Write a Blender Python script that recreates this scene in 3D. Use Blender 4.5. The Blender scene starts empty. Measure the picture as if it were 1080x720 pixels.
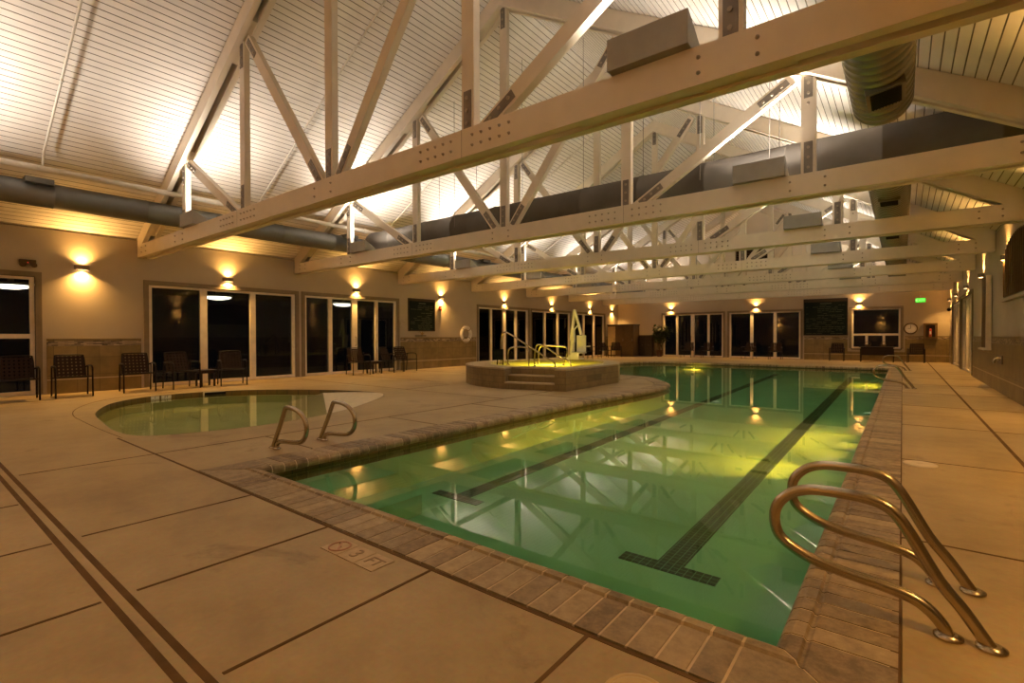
import bpy, bmesh, math, random
from math import sin, cos, pi, radians, sqrt, atan2
from mathutils import Vector, Matrix
from mathutils.geometry import tessellate_polygon
random.seed(7)
SC = bpy.context.scene
COL = SC.collection

# ------------------------------------------------------------------ helpers
class MB:
    """collects primitive shapes and links them as ONE mesh object"""
    def __init__(s): s.v = []; s.f = []; s.m = []; s.sm = []
    def add(s, vs, fs, mi=0, smooth=False):
        o = len(s.v); s.v += [tuple(p) for p in vs]
        for f in fs: s.f.append(tuple(i + o for i in f)); s.m.append(mi); s.sm.append(smooth)
    def box(s, x0, x1, y0, y1, z0, z1, mi=0, M=None):
        vs = [Vector((x, y, z)) for z in (z0, z1) for y in (y0, y1) for x in (x0, x1)]
        if M is not None: vs = [M @ p for p in vs]
        s.add(vs, [(0, 2, 3, 1), (4, 5, 7, 6), (0, 1, 5, 4), (2, 6, 7, 3), (0, 4, 6, 2), (1, 3, 7, 5)], mi)
    def bar(s, a, b, w, d, mi=0, up=(0, 0, 1)):
        """rectangular bar from a to b, w across, d along 'up' side"""
        a = Vector(a); b = Vector(b); t = (b - a).normalized()
        u = Vector(up); n = t.cross(u)
        if n.length < 1e-5: n = t.cross(Vector((1, 0, 0)))
        n.normalize(); k = n.cross(t).normalized()
        q = [(-w/2, -d/2), (w/2, -d/2), (w/2, d/2), (-w/2, d/2)]
        vs = [a + n*i + k*j for i, j in q] + [b + n*i + k*j for i, j in q]
        s.add(vs, [(3, 2, 1, 0), (4, 5, 6, 7), (0, 1, 5, 4), (1, 2, 6, 5), (2, 3, 7, 6), (3, 0, 4, 7)], mi)
    def prism(s, poly, z0, z1, mi=0, top=True, bottom=True, smooth=False):
        n = len(poly)
        A = sum(poly[i][0]*poly[(i+1) % n][1] - poly[(i+1) % n][0]*poly[i][1] for i in range(n))
        if A < 0: poly = poly[::-1]
        vs = [(x, y, z0) for x, y in poly] + [(x, y, z1) for x, y in poly]
        fs = [(i, (i+1) % n, n + (i+1) % n, n + i) for i in range(n)]
        s.add(vs, fs, mi, smooth)
        tri = tessellate_polygon([[Vector((x, y, 0)) for x, y in poly]])
        for on, z, up in ((top, z1, 1), (bottom, z0, -1)):
            if not on: continue
            out = []
            for t in tri:
                a, b, c = (Vector(poly[i] + (0,)) if isinstance(poly[i], tuple) else Vector((*poly[i], 0)) for i in t)
                out.append(t if ((b-a).cross(c-a).z)*up > 0 else (t[0], t[2], t[1]))
            s.add([(x, y, z) for x, y in poly], out, mi)
    def tube(s, path, r, n=10, mi=0, closed=False, caps=True):
        P = [Vector(p) for p in path]; N = len(P)
        rr = r if isinstance(r, (list, tuple)) else [r]*N
        T = []
        for i in range(N):
            a = P[(i-1) % N] if (closed or i > 0) else P[i]
            b = P[(i+1) % N] if (closed or i < N-1) else P[i]
            T.append((b-a).normalized())
        k = Vector((0, 0, 1)) if abs(T[0].z) < .9 else Vector((1, 0, 0))
        u = (k - T[0]*k.dot(T[0])).normalized(); vs = []
        for i in range(N):
            u = (u - T[i]*u.dot(T[i])).normalized(); w = T[i].cross(u)
            for j in range(n):
                a = 2*pi*j/n; vs.append(P[i] + (u*cos(a) + w*sin(a))*rr[i])
        fs = []
        for i in range(N if closed else N-1):
            for j in range(n):
                a = i*n + j; b = i*n + (j+1) % n; c = ((i+1) % N)*n + (j+1) % n; d = ((i+1) % N)*n + j
                fs.append((a, b, c, d))
        s.add(vs, fs, mi, True)
        if caps and not closed:
            s.add(vs[:n], [tuple(reversed(range(n)))], mi); s.add(vs[-n:], [tuple(range(n))], mi)
    def lathe(s, prof, c=(0, 0, 0), axis='z', n=24, mi=0, smooth=True):
        vs = []
        for r, h in prof:
            for j in range(n):
                a = 2*pi*j/n; p = (r*cos(a), r*sin(a), h)
                if axis == 'x': p = (p[2], p[0], p[1])
                if axis == 'y': p = (p[1], p[2], p[0])
                vs.append((p[0]+c[0], p[1]+c[1], p[2]+c[2]))
        fs = [(i*n+j, i*n+(j+1) % n, (i+1)*n+(j+1) % n, (i+1)*n+j) for i in range(len(prof)-1) for j in range(n)]
        s.add(vs, fs, mi, smooth)
        s.add(vs[:n], [tuple(reversed(range(n)))], mi); s.add(vs[-n:], [tuple(range(n))], mi)
    def ball(s, c, r, n=10, mi=0, sz=1):
        m = n//2
        prof = [(max(r*sin(pi*i/m), 1e-4), -r*sz*cos(pi*i/m)) for i in range(m+1)]
        s.lathe(prof, c, 'z', n, mi)
    def build(s, name, mats, parent=None, loc=None, bevel=0, fix=False):
        me = bpy.data.meshes.new(name); me.from_pydata(s.v, [], s.f)
        if not isinstance(mats, (list, tuple)): mats = [mats]
        for m in mats: me.materials.append(m)
        me.polygons.foreach_set('material_index', s.m); me.polygons.foreach_set('use_smooth', s.sm)
        if fix or bevel:
            bm = bmesh.new(); bm.from_mesh(me)
            if bevel:
                es = [e for e in bm.edges if len(e.link_faces) == 2 and e.calc_face_angle(0) > .6]
                bmesh.ops.bevel(bm, geom=es, offset=bevel, segments=2, affect='EDGES', profile=.5, clamp_overlap=True)
            bmesh.ops.recalc_face_normals(bm, faces=bm.faces); bm.to_mesh(me); bm.free()
        me.update()
        o = bpy.data.objects.new(name, me); COL.objects.link(o)
        if parent: o.parent = parent
        if loc: o.location = loc
        return o

def tag(o, label, cat, group=None, kind=None):
    o['label'] = label; o['category'] = cat
    if group: o['group'] = group
    if kind: o['kind'] = kind
    return o
def empty(name, loc=(0, 0, 0), rz=0, label=None, cat=None, group=None):
    o = bpy.data.objects.new(name, None); COL.objects.link(o); o.empty_display_size = .1
    o.location = loc; o.rotation_euler = (0, 0, rz)
    if label: tag(o, label, cat, group)
    return o
def struct(o): o['kind'] = 'structure'; return o
def copy_tree(o, parent=None):
    c = o.copy(); COL.objects.link(c)
    if parent: c.parent = parent
    for ch in list(o.children): copy_tree(ch, c)
    return c
def catmull(P, n=6, closed=False):
    P = [Vector(p) for p in P]; N = len(P); out = []
    for i in range(N if closed else N-1):
        g = (lambda k: P[k % N]) if closed else (lambda k: P[min(max(k, 0), N-1)])
        a, b, c, d = g(i-1), g(i), g(i+1), g(i+2)
        for j in range(n):
            t = j/n
            out.append(.5*((2*b) + (c-a)*t + (2*a-5*b+4*c-d)*t*t + (3*b-a-3*c+d)*t**3))
    if not closed: out.append(P[-1])
    return out
def text_mesh(name, body, size, mat, parent=None, M=Matrix(), depth=.002):
    cu = bpy.data.curves.new(name, 'FONT'); cu.body = body; cu.size = size; cu.extrude = depth
    cu.align_x = 'CENTER'; cu.align_y = 'CENTER'
    tmp = bpy.data.objects.new('tmp', cu); COL.objects.link(tmp)
    dg = bpy.context.evaluated_depsgraph_get(); me = bpy.data.meshes.new_from_object(tmp.evaluated_get(dg))
    bpy.data.objects.remove(tmp); me.transform(M); me.materials.clear(); me.materials.append(mat)
    o = bpy.data.objects.new(name, me); COL.objects.link(o)
    if parent: o.parent = parent
    return o

# ------------------------------------------------------------------ materials
def mat(name): 
    m = bpy.data.materials.new(name); m.use_nodes = True
    nt = m.node_tree; b = nt.nodes['Principled BSDF']; return m, nt, b
def nd(nt, t, **k):
    n = nt.nodes.new(t)
    for a, v in k.items():
        if a in n.inputs.keys(): n.inputs[a].default_value = v
        else: setattr(n, a, v)
    return n
def lk(nt, a, b): nt.links.new(a, b)
def ramp(nt, stops):
    r = nt.nodes.new('ShaderNodeValToRGB'); e = r.color_ramp.elements
    while len(e) < len(stops): e.new(.5)
    for i, (p, c) in enumerate(stops): e[i].position = p; e[i].color = (*c, 1)
    return r
def plain(name, col, rough=.5, metal=0, var=.08, scale=6, bump=0):
    m, nt, b = mat(name)
    if max(col) < .25: b.inputs['Specular IOR Level'].default_value = .12
    tc = nd(nt, 'ShaderNodeTexCoord'); no = nd(nt, 'ShaderNodeTexNoise', Scale=scale, Detail=4.)
    lk(nt, tc.outputs['Object'], no.inputs['Vector'])
    r = ramp(nt, [(.3, tuple(c*(1-var) for c in col)), (.7, tuple(min(1, c*(1+var)) for c in col))])
    lk(nt, no.outputs['Fac'], r.inputs[0]); lk(nt, r.outputs[0], b.inputs['Base Color'])
    b.inputs['Roughness'].default_value = rough; b.inputs['Metallic'].default_value = metal
    if bump:
        bp = nd(nt, 'ShaderNodeBump', Strength=bump, Distance=.01); lk(nt, no.outputs['Fac'], bp.inputs['Height']); lk(nt, bp.outputs[0], b.inputs['Normal'])
    return m
def emis(name, col, st):
    m, nt, b = mat(name); b.inputs['Base Color'].default_value = (*col, 1)
    b.inputs['Emission Color'].default_value = (*col, 1); b.inputs['Emission Strength'].default_value = st
    return m

def concrete(name, c0, c1, c2):
    m, nt, b = mat(name); g = nd(nt, 'ShaderNodeNewGeometry')
    n1 = nd(nt, 'ShaderNodeTexNoise', Scale=.55, Detail=5., Roughness=.62); n2 = nd(nt, 'ShaderNodeTexNoise', Scale=38., Detail=3.)
    n3 = nd(nt, 'ShaderNodeTexNoise', Scale=2.3, Detail=7., Roughness=.7)
    for n in (n1, n2, n3): lk(nt, g.outputs['Position'], n.inputs['Vector'])
    r = ramp(nt, [(.3, c0), (.5, c1), (.72, c2)])
    mx = nd(nt, 'ShaderNodeMath', operation='MULTIPLY_ADD'); lk(nt, n3.outputs['Fac'], mx.inputs[0]); mx.inputs[1].default_value = .45
    m2 = nd(nt, 'ShaderNodeMath', operation='MULTIPLY'); lk(nt, n1.outputs['Fac'], m2.inputs[0]); m2.inputs[1].default_value = .55
    lk(nt, m2.outputs[0], mx.inputs[2]); lk(nt, mx.outputs[0], r.inputs[0])
    n4 = nd(nt, 'ShaderNodeTexNoise', Scale=.9, Detail=9., Roughness=.72, Distortion=.6); lk(nt, g.outputs['Position'], n4.inputs['Vector'])
    r4 = ramp(nt, [(.30, (.52, .48, .44)), (.42, (1, 1, 1))]); lk(nt, n4.outputs['Fac'], r4.inputs[0])
    ms = nd(nt, 'ShaderNodeMixRGB', blend_type='MULTIPLY'); ms.inputs[0].default_value = 1.; lk(nt, r.outputs[0], ms.inputs[1]); lk(nt, r4.outputs[0], ms.inputs[2])
    mc = nd(nt, 'ShaderNodeMixRGB', blend_type='MULTIPLY'); mc.inputs[0].default_value = .25
    lk(nt, ms.outputs[0], mc.inputs[1]); lk(nt, n2.outputs['Color'], mc.inputs[2]); lk(nt, mc.outputs[0], b.inputs['Base Color'])
    rr = nd(nt, 'ShaderNodeMapRange'); lk(nt, n3.outputs['Fac'], rr.inputs[0]); rr.inputs[3].default_value = .42; rr.inputs[4].default_value = .68
    lk(nt, rr.outputs[0], b.inputs['Roughness'])
    bp = nd(nt, 'ShaderNodeBump', Strength=.12, Distance=.004); lk(nt, n2.outputs['Fac'], bp.inputs['Height']); lk(nt, bp.outputs[0], b.inputs['Normal'])
    return m
M_DECK = concrete('deck_concrete', (.27, .175, .066), (.45, .325, .145), (.58, .44, .225))
M_JOINT = plain('joint_sealant', (.13, .075, .032), .8, 0, .2)
def island(name, cols, rough=.6, bump=.25):
    m, nt, b = mat(name); g = nd(nt, 'ShaderNodeNewGeometry')
    n = nd(nt, 'ShaderNodeTexNoise', Scale=13., Detail=8., Roughness=.75); lk(nt, g.outputs['Position'], n.inputs['Vector'])
    a = nd(nt, 'ShaderNodeMath', operation='MULTIPLY_ADD'); lk(nt, g.outputs['Random Per Island'], a.inputs[0]); a.inputs[1].default_value = .24
    s = nd(nt, 'ShaderNodeMath', operation='MULTIPLY'); lk(nt, n.outputs['Fac'], s.inputs[0]); s.inputs[1].default_value = .7
    lk(nt, s.outputs[0], a.inputs[2]); r = ramp(nt, cols); lk(nt, a.outputs[0], r.inputs[0])
    lk(nt, r.outputs[0], b.inputs['Base Color']); b.inputs['Roughness'].default_value = rough
    bp = nd(nt, 'ShaderNodeBump', Strength=bump, Distance=.006); lk(nt, n.outputs['Fac'], bp.inputs['Height']); lk(nt, bp.outputs[0], b.inputs['Normal'])
    return m
M_COPE = island('coping_stone', [(.30, (.16, .112, .06)), (.52, (.36, .265, .145)), (.74, (.52, .40, .22))])
M_MORTAR = plain('mortar', (.60, .46, .29), .85, 0, .15)
def tile_mat(name, along, c1, c2, grout, bw, bh, mosaic=True, rough=.4, off=.0):
    m, nt, b = mat(name); g = nd(nt, 'ShaderNodeNewGeometry'); sp = nd(nt, 'ShaderNodeSeparateXYZ'); cb = nd(nt, 'ShaderNodeCombineXYZ')
    lk(nt, g.outputs['Position'], sp.inputs[0]); lk(nt, sp.outputs[along], cb.inputs[0]); lk(nt, sp.outputs['Z' if along != 'XY' else 'Y'], cb.inputs[1])
    br = nd(nt, 'ShaderNodeTexBrick', Scale=1., offset=off); br.inputs['Brick Width'].default_value = bw; br.inputs['Row Height'].default_value = bh
    br.inputs['Mortar Size'].default_value = .006; br.inputs['Color1'].default_value = (*c1, 1); br.inputs['Color2'].default_value = (*c2, 1); br.inputs['Mortar'].default_value = (*grout, 1)
    lk(nt, cb.outputs[0], br.inputs['Vector'])
    no = nd(nt, 'ShaderNodeTexNoise', Scale=3.5, Detail=6., Roughness=.65); lk(nt, g.outputs['Position'], no.inputs['Vector'])
    mx = nd(nt, 'ShaderNodeMixRGB', blend_type='OVERLAY'); mx.inputs[0].default_value = .6; lk(nt, br.outputs['Color'], mx.inputs[1]); lk(nt, no.outputs['Fac'], mx.inputs[2])
    out = mx.outputs[0]
    if mosaic:
        b2 = nd(nt, 'ShaderNodeTexBrick', Scale=1., offset=.5); b2.inputs['Brick Width'].default_value = .11; b2.inputs['Row Height'].default_value = .028
        b2.inputs['Mortar Size'].default_value = .003; b2.inputs['Bias'].default_value = -.1
        b2.inputs['Color1'].default_value = (.06, .035, .02, 1); b2.inputs['Color2'].default_value = (.55, .42, .26, 1); b2.inputs['Mortar'].default_value = (.25, .2, .13, 1)
        lk(nt, cb.outputs[0], b2.inputs['Vector'])
        a = nd(nt, 'ShaderNodeMath', operation='GREATER_THAN'); a.inputs[1].default_value = 1.06; lk(nt, sp.outputs['Z'], a.inputs[0])
        a2 = nd(nt, 'ShaderNodeMath', operation='LESS_THAN'); a2.inputs[1].default_value = 1.172; lk(nt, sp.outputs['Z'], a2.inputs[0])
        a3 = nd(nt, 'ShaderNodeMath', operation='MULTIPLY'); lk(nt, a.outputs[0], a3.inputs[0]); lk(nt, a2.outputs[0], a3.inputs[1])
        m3 = nd(nt, 'ShaderNodeMixRGB'); lk(nt, a3.outputs[0], m3.inputs[0]); lk(nt, out, m3.inputs[1]); lk(nt, b2.outputs['Color'], m3.inputs[2]); out = m3.outputs[0]
        # lighter dado line over the base course
        l1 = nd(nt, 'ShaderNodeMath', operation='COMPARE'); l1.inputs[1].default_value = .315; l1.inputs[2].default_value = .012; lk(nt, sp.outputs['Z'], l1.inputs[0])
        m4 = nd(nt, 'ShaderNodeMixRGB'); lk(nt, l1.outputs[0], m4.inputs[0]); lk(nt, out, m4.inputs[1]); m4.inputs[2].default_value = (.5, .4, .25, 1); out = m4.outputs[0]
    lk(nt, out, b.inputs['Base Color']); b.inputs['Roughness'].default_value = rough
    bp = nd(nt, 'ShaderNodeBump', Strength=.3, Distance=.003, invert=True); lk(nt, br.outputs['Fac'], bp.inputs['Height']); lk(nt, bp.outputs[0], b.inputs['Normal'])
    return m
M_WAIN_Y = tile_mat('wainscot_tile_side', 'Y', (.235, .165, .065), (.18, .125, .045), (.12, .085, .035), .4, .4)
M_WAIN_X = tile_mat('wainscot_tile_end', 'X', (.235, .165, .065), (.18, .125, .045), (.12, .085, .035), .4, .4)
M_PAINT = plain('wall_paint', (.42, .35, .255), .7, 0, .03, 2)
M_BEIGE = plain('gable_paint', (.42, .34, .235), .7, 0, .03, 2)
M_GABLE_LIT = plain('upper_gable_lit_paint', (.64, .57, .46), .7, 0, .03, 2)  # light on the upper gable is mixed into this paint colour
M_BOARD = plain('ceiling_board', (.72, .66, .59), .6, 0, .05, 3)
M_GROOVE_SHADE = plain('board_groove_shade', (.22, .18, .14), .8)  # groove shade painted in, since the shallow cuts shade only weakly
M_TRUSS = plain('truss_paint', (.68, .59, .46), .55, 0, .04, 5)
M_STEEL = plain('steel_plate', (.22, .19, .16), .45, .3, .1)
M_BOLT = plain('bolt', (.34, .28, .21), .5, .2)
M_LIGHTBOX = plain('uplight_housing', (.30, .285, .25), .5, .1)
M_UPLENS = emis('uplight_lens', (1, .9, .76), 6)
def duct_mat(name, col, rough, wave):
    m, nt, b = mat(name); tc = nd(nt, 'ShaderNodeTexCoord'); b.inputs['Metallic'].default_value = .7; b.inputs['Roughness'].default_value = rough
    no = nd(nt, 'ShaderNodeTexNoise', Scale=2.5, Detail=5.); lk(nt, tc.outputs['Object'], no.inputs['Vector'])
    r = ramp(nt, [(.3, tuple(c*.8 for c in col)), (.7, col)]); lk(nt, no.outputs['Fac'], r.inputs[0]); lk(nt, r.outputs[0], b.inputs['Base Color'])
    return m
M_DUCT = duct_mat('galvanised_duct', (.20, .205, .20), .5, 0)
M_DUCT2 = duct_mat('spiral_duct', (.24, .23, .17), .3, 1)
M_DUCTX = plain('grey_duct', (.12, .105, .088), .75, 0, .15, 2)
M_DARK = plain('dark_opening', (.012, .010, .008), .8)
M_CHROME = plain('brushed_steel', (.50, .43, .33), .27, 1.0, .05, 20)
M_WHITE = plain('white_plastic', (.72, .68, .6), .45)
M_FRAME = plain('window_frame_paint', (.70, .62, .5), .5)
M_CASING = plain('casing_paint', (.21, .165, .11), .6)
M_STRAP = plain('vinyl_strap', (.022, .011, .007), .6)
M_CFRAME = plain('chair_frame', (.012, .008, .006), .45, .1)
M_BLACKT = plain('dark_table', (.03, .02, .015), .4)
M_GREENB = plain('green_board', (.005, .011, .007), .5)
M_MARKS = plain('board_lettering', (.10, .115, .07), .6)
M_BWOOD = plain('board_frame', (.06, .04, .022), .5)
M_LOCKER = plain('pale_cabinet', (.5, .36, .17), .5)
M_BROWN = plain('brown_cabinet', (.12, .072, .032), .5)
M_DBROWN = plain('dark_cabinet', (.07, .05, .03), .5)
M_LEAF = plain('leaf', (.055, .07, .02), .55, 0, .35, 9)
M_POT = plain('pot', (.12, .06, .03), .6)
M_RED = plain('red_plastic', (.45, .05, .03), .4)
M_BRONZE = plain('sconce_metal', (.20, .15, .10), .45, .3)
M_BULB = emis('sconce_lens', (1, .64, .26), 5)
M_EXIT = emis('exit_green', (.03, .8, .02), .55)
M_PIPE = plain('pipe_paint', (.62, .56, .47), .5)
M_SPA = tile_mat('spa_tile', 'X', (.245, .175, .085), (.205, .145, .068), (.14, .1, .05), .3, .15, False, .5, .5)
M_SPACAP = plain('spa_cap_stone', (.42, .33, .19), .5, 0, .15, 8, .1)
M_STEPEDGE = plain('step_edge', (.55, .45, .3), .5)
M_PLASTER = None
def plaster(name, c0, c1):
    m, nt, b = mat(name); g = nd(nt, 'ShaderNodeNewGeometry'); no = nd(nt, 'ShaderNodeTexNoise', Scale=1.1, Detail=4.)
    lk(nt, g.outputs['Position'], no.inputs['Vector']); r = ramp(nt, [(.35, c0), (.65, c1)]); lk(nt, no.outputs['Fac'], r.inputs[0])
    lk(nt, r.outputs[0], b.inputs['Base Color']); b.inputs['Roughness'].default_value = .8; b.inputs['Specular IOR Level'].default_value = .1
    return m
M_PLASTER = plaster('pool_plaster', (.38, .58, .42), (.43, .64, .47))
M_WPLASTER = plaster('wading_plaster', (.60, .62, .38), (.70, .70, .44))
M_SPLASTER = plaster('spa_plaster', (.62, .6, .3), (.7, .66, .32))
M_WTILE = tile_mat('waterline_tile', 'Y', (.17, .10, .03), (.12, .085, .025), (.06, .05, .02), .15, .15, False, .3)
def lane_mat():
    m, nt, b = mat('lane_tile'); g = nd(nt, 'ShaderNodeNewGeometry')
    br = nd(nt, 'ShaderNodeTexBrick', Scale=1., offset=0.); br.inputs['Brick Width'].default_value = .06; br.inputs['Row Height'].default_value = .06
    br.inputs['Mortar Size'].default_value = .0035; br.inputs['Color1'].default_value = (.002, .006, .004, 1); br.inputs['Color2'].default_value = (.004, .011, .007, 1); br.inputs['Mortar'].default_value = (.14, .25, .16, 1)
    lk(nt, g.outputs['Position'], br.inputs['Vector']); lk(nt, br.outputs[0], b.inputs['Base Color']); b.inputs['Roughness'].default_value = .5
    return m
M_LANE = lane_mat()
def water_mat(name, tint, rough=.02, bump=.012, scale=1.3):
    m, nt, b = mat(name); nt.nodes.remove(b); out = nt.nodes['Material Output']
    tr = nd(nt, 'ShaderNodeBsdfTransparent', Color=(*tint, 1)); gl = nd(nt, 'ShaderNodeBsdfGlossy', Roughness=rough); gl.inputs['Color'].default_value = (1, 1, 1, 1)
    fr = nd(nt, 'ShaderNodeFresnel', IOR=1.28); mx = nd(nt, 'ShaderNodeMixShader'); g = nd(nt, 'ShaderNodeNewGeometry')
    no = nd(nt, 'ShaderNodeTexNoise', Scale=scale, Detail=2.); bp = nd(nt, 'ShaderNodeBump', Strength=bump, Distance=.02)
    lk(nt, g.outputs['Position'], no.inputs['Vector']); lk(nt, no.outputs['Fac'], bp.inputs['Height'])
    lk(nt, bp.outputs[0], gl.inputs['Normal']); lk(nt, bp.outputs[0], fr.inputs['Normal'])
    lk(nt, fr.outputs[0], mx.inputs[0]); lk(nt, tr.outputs[0], mx.inputs[1]); lk(nt, gl.outputs[0], mx.inputs[2]); lk(nt, mx.outputs[0], out.inputs[0])
    return m
M_WATER = water_mat('pool_water', (.60, .86, .66))
M_WATER2 = water_mat('wading_water', (.90, .94, .72))
M_WATER3 = water_mat('spa_water', (.92, .92, .55), .05, .15, 6)
_n = M_WATER3.node_tree; _o = _n.nodes['Material Output']; _s = _o.inputs[0].links[0].from_socket
_t = nd(_n, 'ShaderNodeBsdfTranslucent', Color=(.9, .85, .3, 1)); _x = nd(_n, 'ShaderNodeMixShader'); _x.inputs[0].default_value = .55
lk(_n, _s, _x.inputs[1]); lk(_n, _t.outputs[0], _x.inputs[2]); lk(_n, _x.outputs[0], _o.inputs[0])
def glass_mat():
    m, nt, b = mat('window_glass'); nt.nodes.remove(b); out = nt.nodes['Material Output']
    tr = nd(nt, 'ShaderNodeBsdfTransparent', Color=(.55, .55, .5, 1)); gl = nd(nt, 'ShaderNodeBsdfGlossy', Roughness=0.)
    gl.inputs['Color'].default_value = (.8, .8, .75, 1)
    fr = nd(nt, 'ShaderNodeFresnel', IOR=1.5); mx = nd(nt, 'ShaderNodeMixShader')
    lk(nt, fr.outputs[0], mx.inputs[0]); lk(nt, tr.outputs[0], mx.inputs[1]); lk(nt, gl.outputs[0], mx.inputs[2]); lk(nt, mx.outputs[0], out.inputs[0])
    return m
M_GLASS = glass_mat()
M_DISC = emis('soffit_lamp', (1, .93, .82), 7)
M_SOFFIT = plain('soffit', (.02, .017, .014), .8)

# ------------------------------------------------------------------ measures
XL, XR, YF, YN = -14.77, 1.70, 30.14, -4.0
XC = (XL+XR)/2; SP = (XR-XL)/6; ZW = 3.66; SL = .577; ZRIDGE = ZW + SL*(XC-XL)
def zc(x): return ZW + SL*((x-XL) if x < XC else (XR-x))
TY = [-.05 + 4*k for k in range(8)]          # front faces of the trusses
WT = .25                                      # wall thickness

# ------------------------------------------------------------------ walls with openings
LW = [(.2, 2.17), (4.13, 8.03), (8.24, 11.95), (16.38, 20.2), (20.4, 24.2), (24.45, 28.3)]
FW = [(-11.74, -8.1, 0, 2.62), (-7.85, -4.19, 0, 2.62), (-2.05, -.02, .57, 2.62)]
RW = [(20.7, 24.4, 0, 2.62), (24.8, 28.6, 0, 2.62)]
def wall(name, axis, c0, c1, a0, a1, z1, ops, m):
    b = MB()
    def bx(p, q, z0, zz):
        if q-p < 1e-4 or zz-z0 < 1e-4: return
        (b.box(c0, c1, p, q, z0, zz) if axis == 'y' else b.box(p, q, c0, c1, z0, zz))
    p = a0
    for o in sorted(ops):
        bx(p, o[0], 0, z1); bx(o[0], o[1], o[3], z1); bx(o[0], o[1], 0, o[2]); p = o[1]
    bx(p, a1, 0, z1)
    return struct(b.build(name, m)), b
wall('wall_left', 'y', XL-WT, XL, YN, YF+WT, ZW-.04, [(a, b, 0, 2.62) for a, b in LW], M_PAINT)
wall('wall_right', 'y', XR, XR+WT, YN, YF+WT, ZW-.04, RW, M_PAINT)
def end_wall(name, y0, y1, ops):
    b = MB(); p = XL
    for o in sorted(ops):
        b.box(p, o[0], y0, y1, 0, ZW); b.box(o[0], o[1], y0, y1, o[3], ZW)
        if o[2] > 0: b.box(o[0], o[1], y0, y1, 0, o[2])
        p = o[1]
    b.box(p, XR, y0, y1, 0, ZW)
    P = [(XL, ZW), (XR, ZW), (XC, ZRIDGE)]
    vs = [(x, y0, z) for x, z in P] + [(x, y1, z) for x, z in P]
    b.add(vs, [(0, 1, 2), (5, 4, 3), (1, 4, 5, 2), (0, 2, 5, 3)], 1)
    return struct(b.build(name, [M_BEIGE, M_GABLE_LIT]))
end_wall('wall_far', YF, YF+WT, FW)
end_wall('wall_near', YN-WT, YN, [])
# ceiling: sloping boards with real V grooves running along the hall
def ceiling():
    b = MB(); y0, y1 = YN-.2, YF+.2
    pitch = .104; g = .012; dp = .011
    for side in (0, 1):
        pts = []; x = XL-.3
        while x < XC:
            x2 = min(x+pitch, XC)
            pts.append((x, ZW + SL*(x-XL), 0))
            if x2 < XC:
                pts.append((x2-g, ZW + SL*(x2-g-XL), 1)); pts.append((x2-g/2, ZW + SL*(x2-g/2-XL)+dp, 1))
            else: pts.append((x2, ZW + SL*(x2-XL), 0))
            x = x2
        if side: pts = [(2*XC-x, z, k) for x, z, k in pts]
        for i in range(len(pts)-1):
            (xa, za, ka), (xb, zb, kb) = pts[i], pts[i+1]
            groove = 1 if (ka == 1) else 0
            q = [(xa, y0, za), (xb, y0, zb), (xb, y1, zb), (xa, y1, za)]
            b.add(q, [(0, 3, 2, 1)] if side == 0 else [(0, 1, 2, 3)], groove)
        xa, xb = pts[0][0], pts[-1][0]; za, zb = pts[0][1]+.2, pts[-1][1]+.2
        b.add([(xa, y0, za), (xb, y0, zb), (xb, y1, zb), (xa, y1, za)], [(0, 1, 2, 3)], 0)
        b.add([(xa, y0, za-.2), (xa, y1, za-.2), (xa, y1, za), (xa, y0, za)], [(0, 1, 2, 3)], 0)
    return struct(b.build('ceiling', [M_BOARD, M_GROOVE_SHADE]))
ceiling()
# wainscot tiles
def wain(name, axis, c0, c1, segs, m):
    b = MB()
    for p, q in segs:
        (b.box(c0, c1, p, q, 0, 1.2) if axis == 'y' else b.box(p, q, c0, c1, 0, 1.2))
        (b.box(min(c0, c1)-.004, max(c0, c1)+.004, p, q, 1.2, 1.225) if axis == 'y' else b.box(p, q, min(c0, c1)-.004, max(c0, c1)+.004, 1.2, 1.225))
    return struct(b.build(name, m))
def gaps(a, b, ops):
    out = []; p = a
    for o in sorted(ops):
        if o[0]-.12 > p: out.append((p, o[0]-.12))
        p = o[1]+.12
    out.append((p, b)); return out
wain('trim_1', 'y', XL, XL+.018, gaps(YN, YF, LW), M_WAIN_Y)
wain('trim_2', 'y', XR-.018, XR, gaps(YN, YF, [(o[0], o[1]) for o in RW]), M_WAIN_Y)
wain('trim_3', 'x', YF-.018, YF, [(-4.07, -2.17), (.10, XR-.02)], M_WAIN_X)
_b = MB(); _b.box(-7.98, -7.97, YF-.018, YF, 0, 1.2); _b.box(XL+.02, -11.86, YF-.018, YF, 0, 1.2); _b.box(-2.17, .10, YF-.018, YF, 0, .46); struct(_b.build('trim_4', M_WAIN_X))

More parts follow.
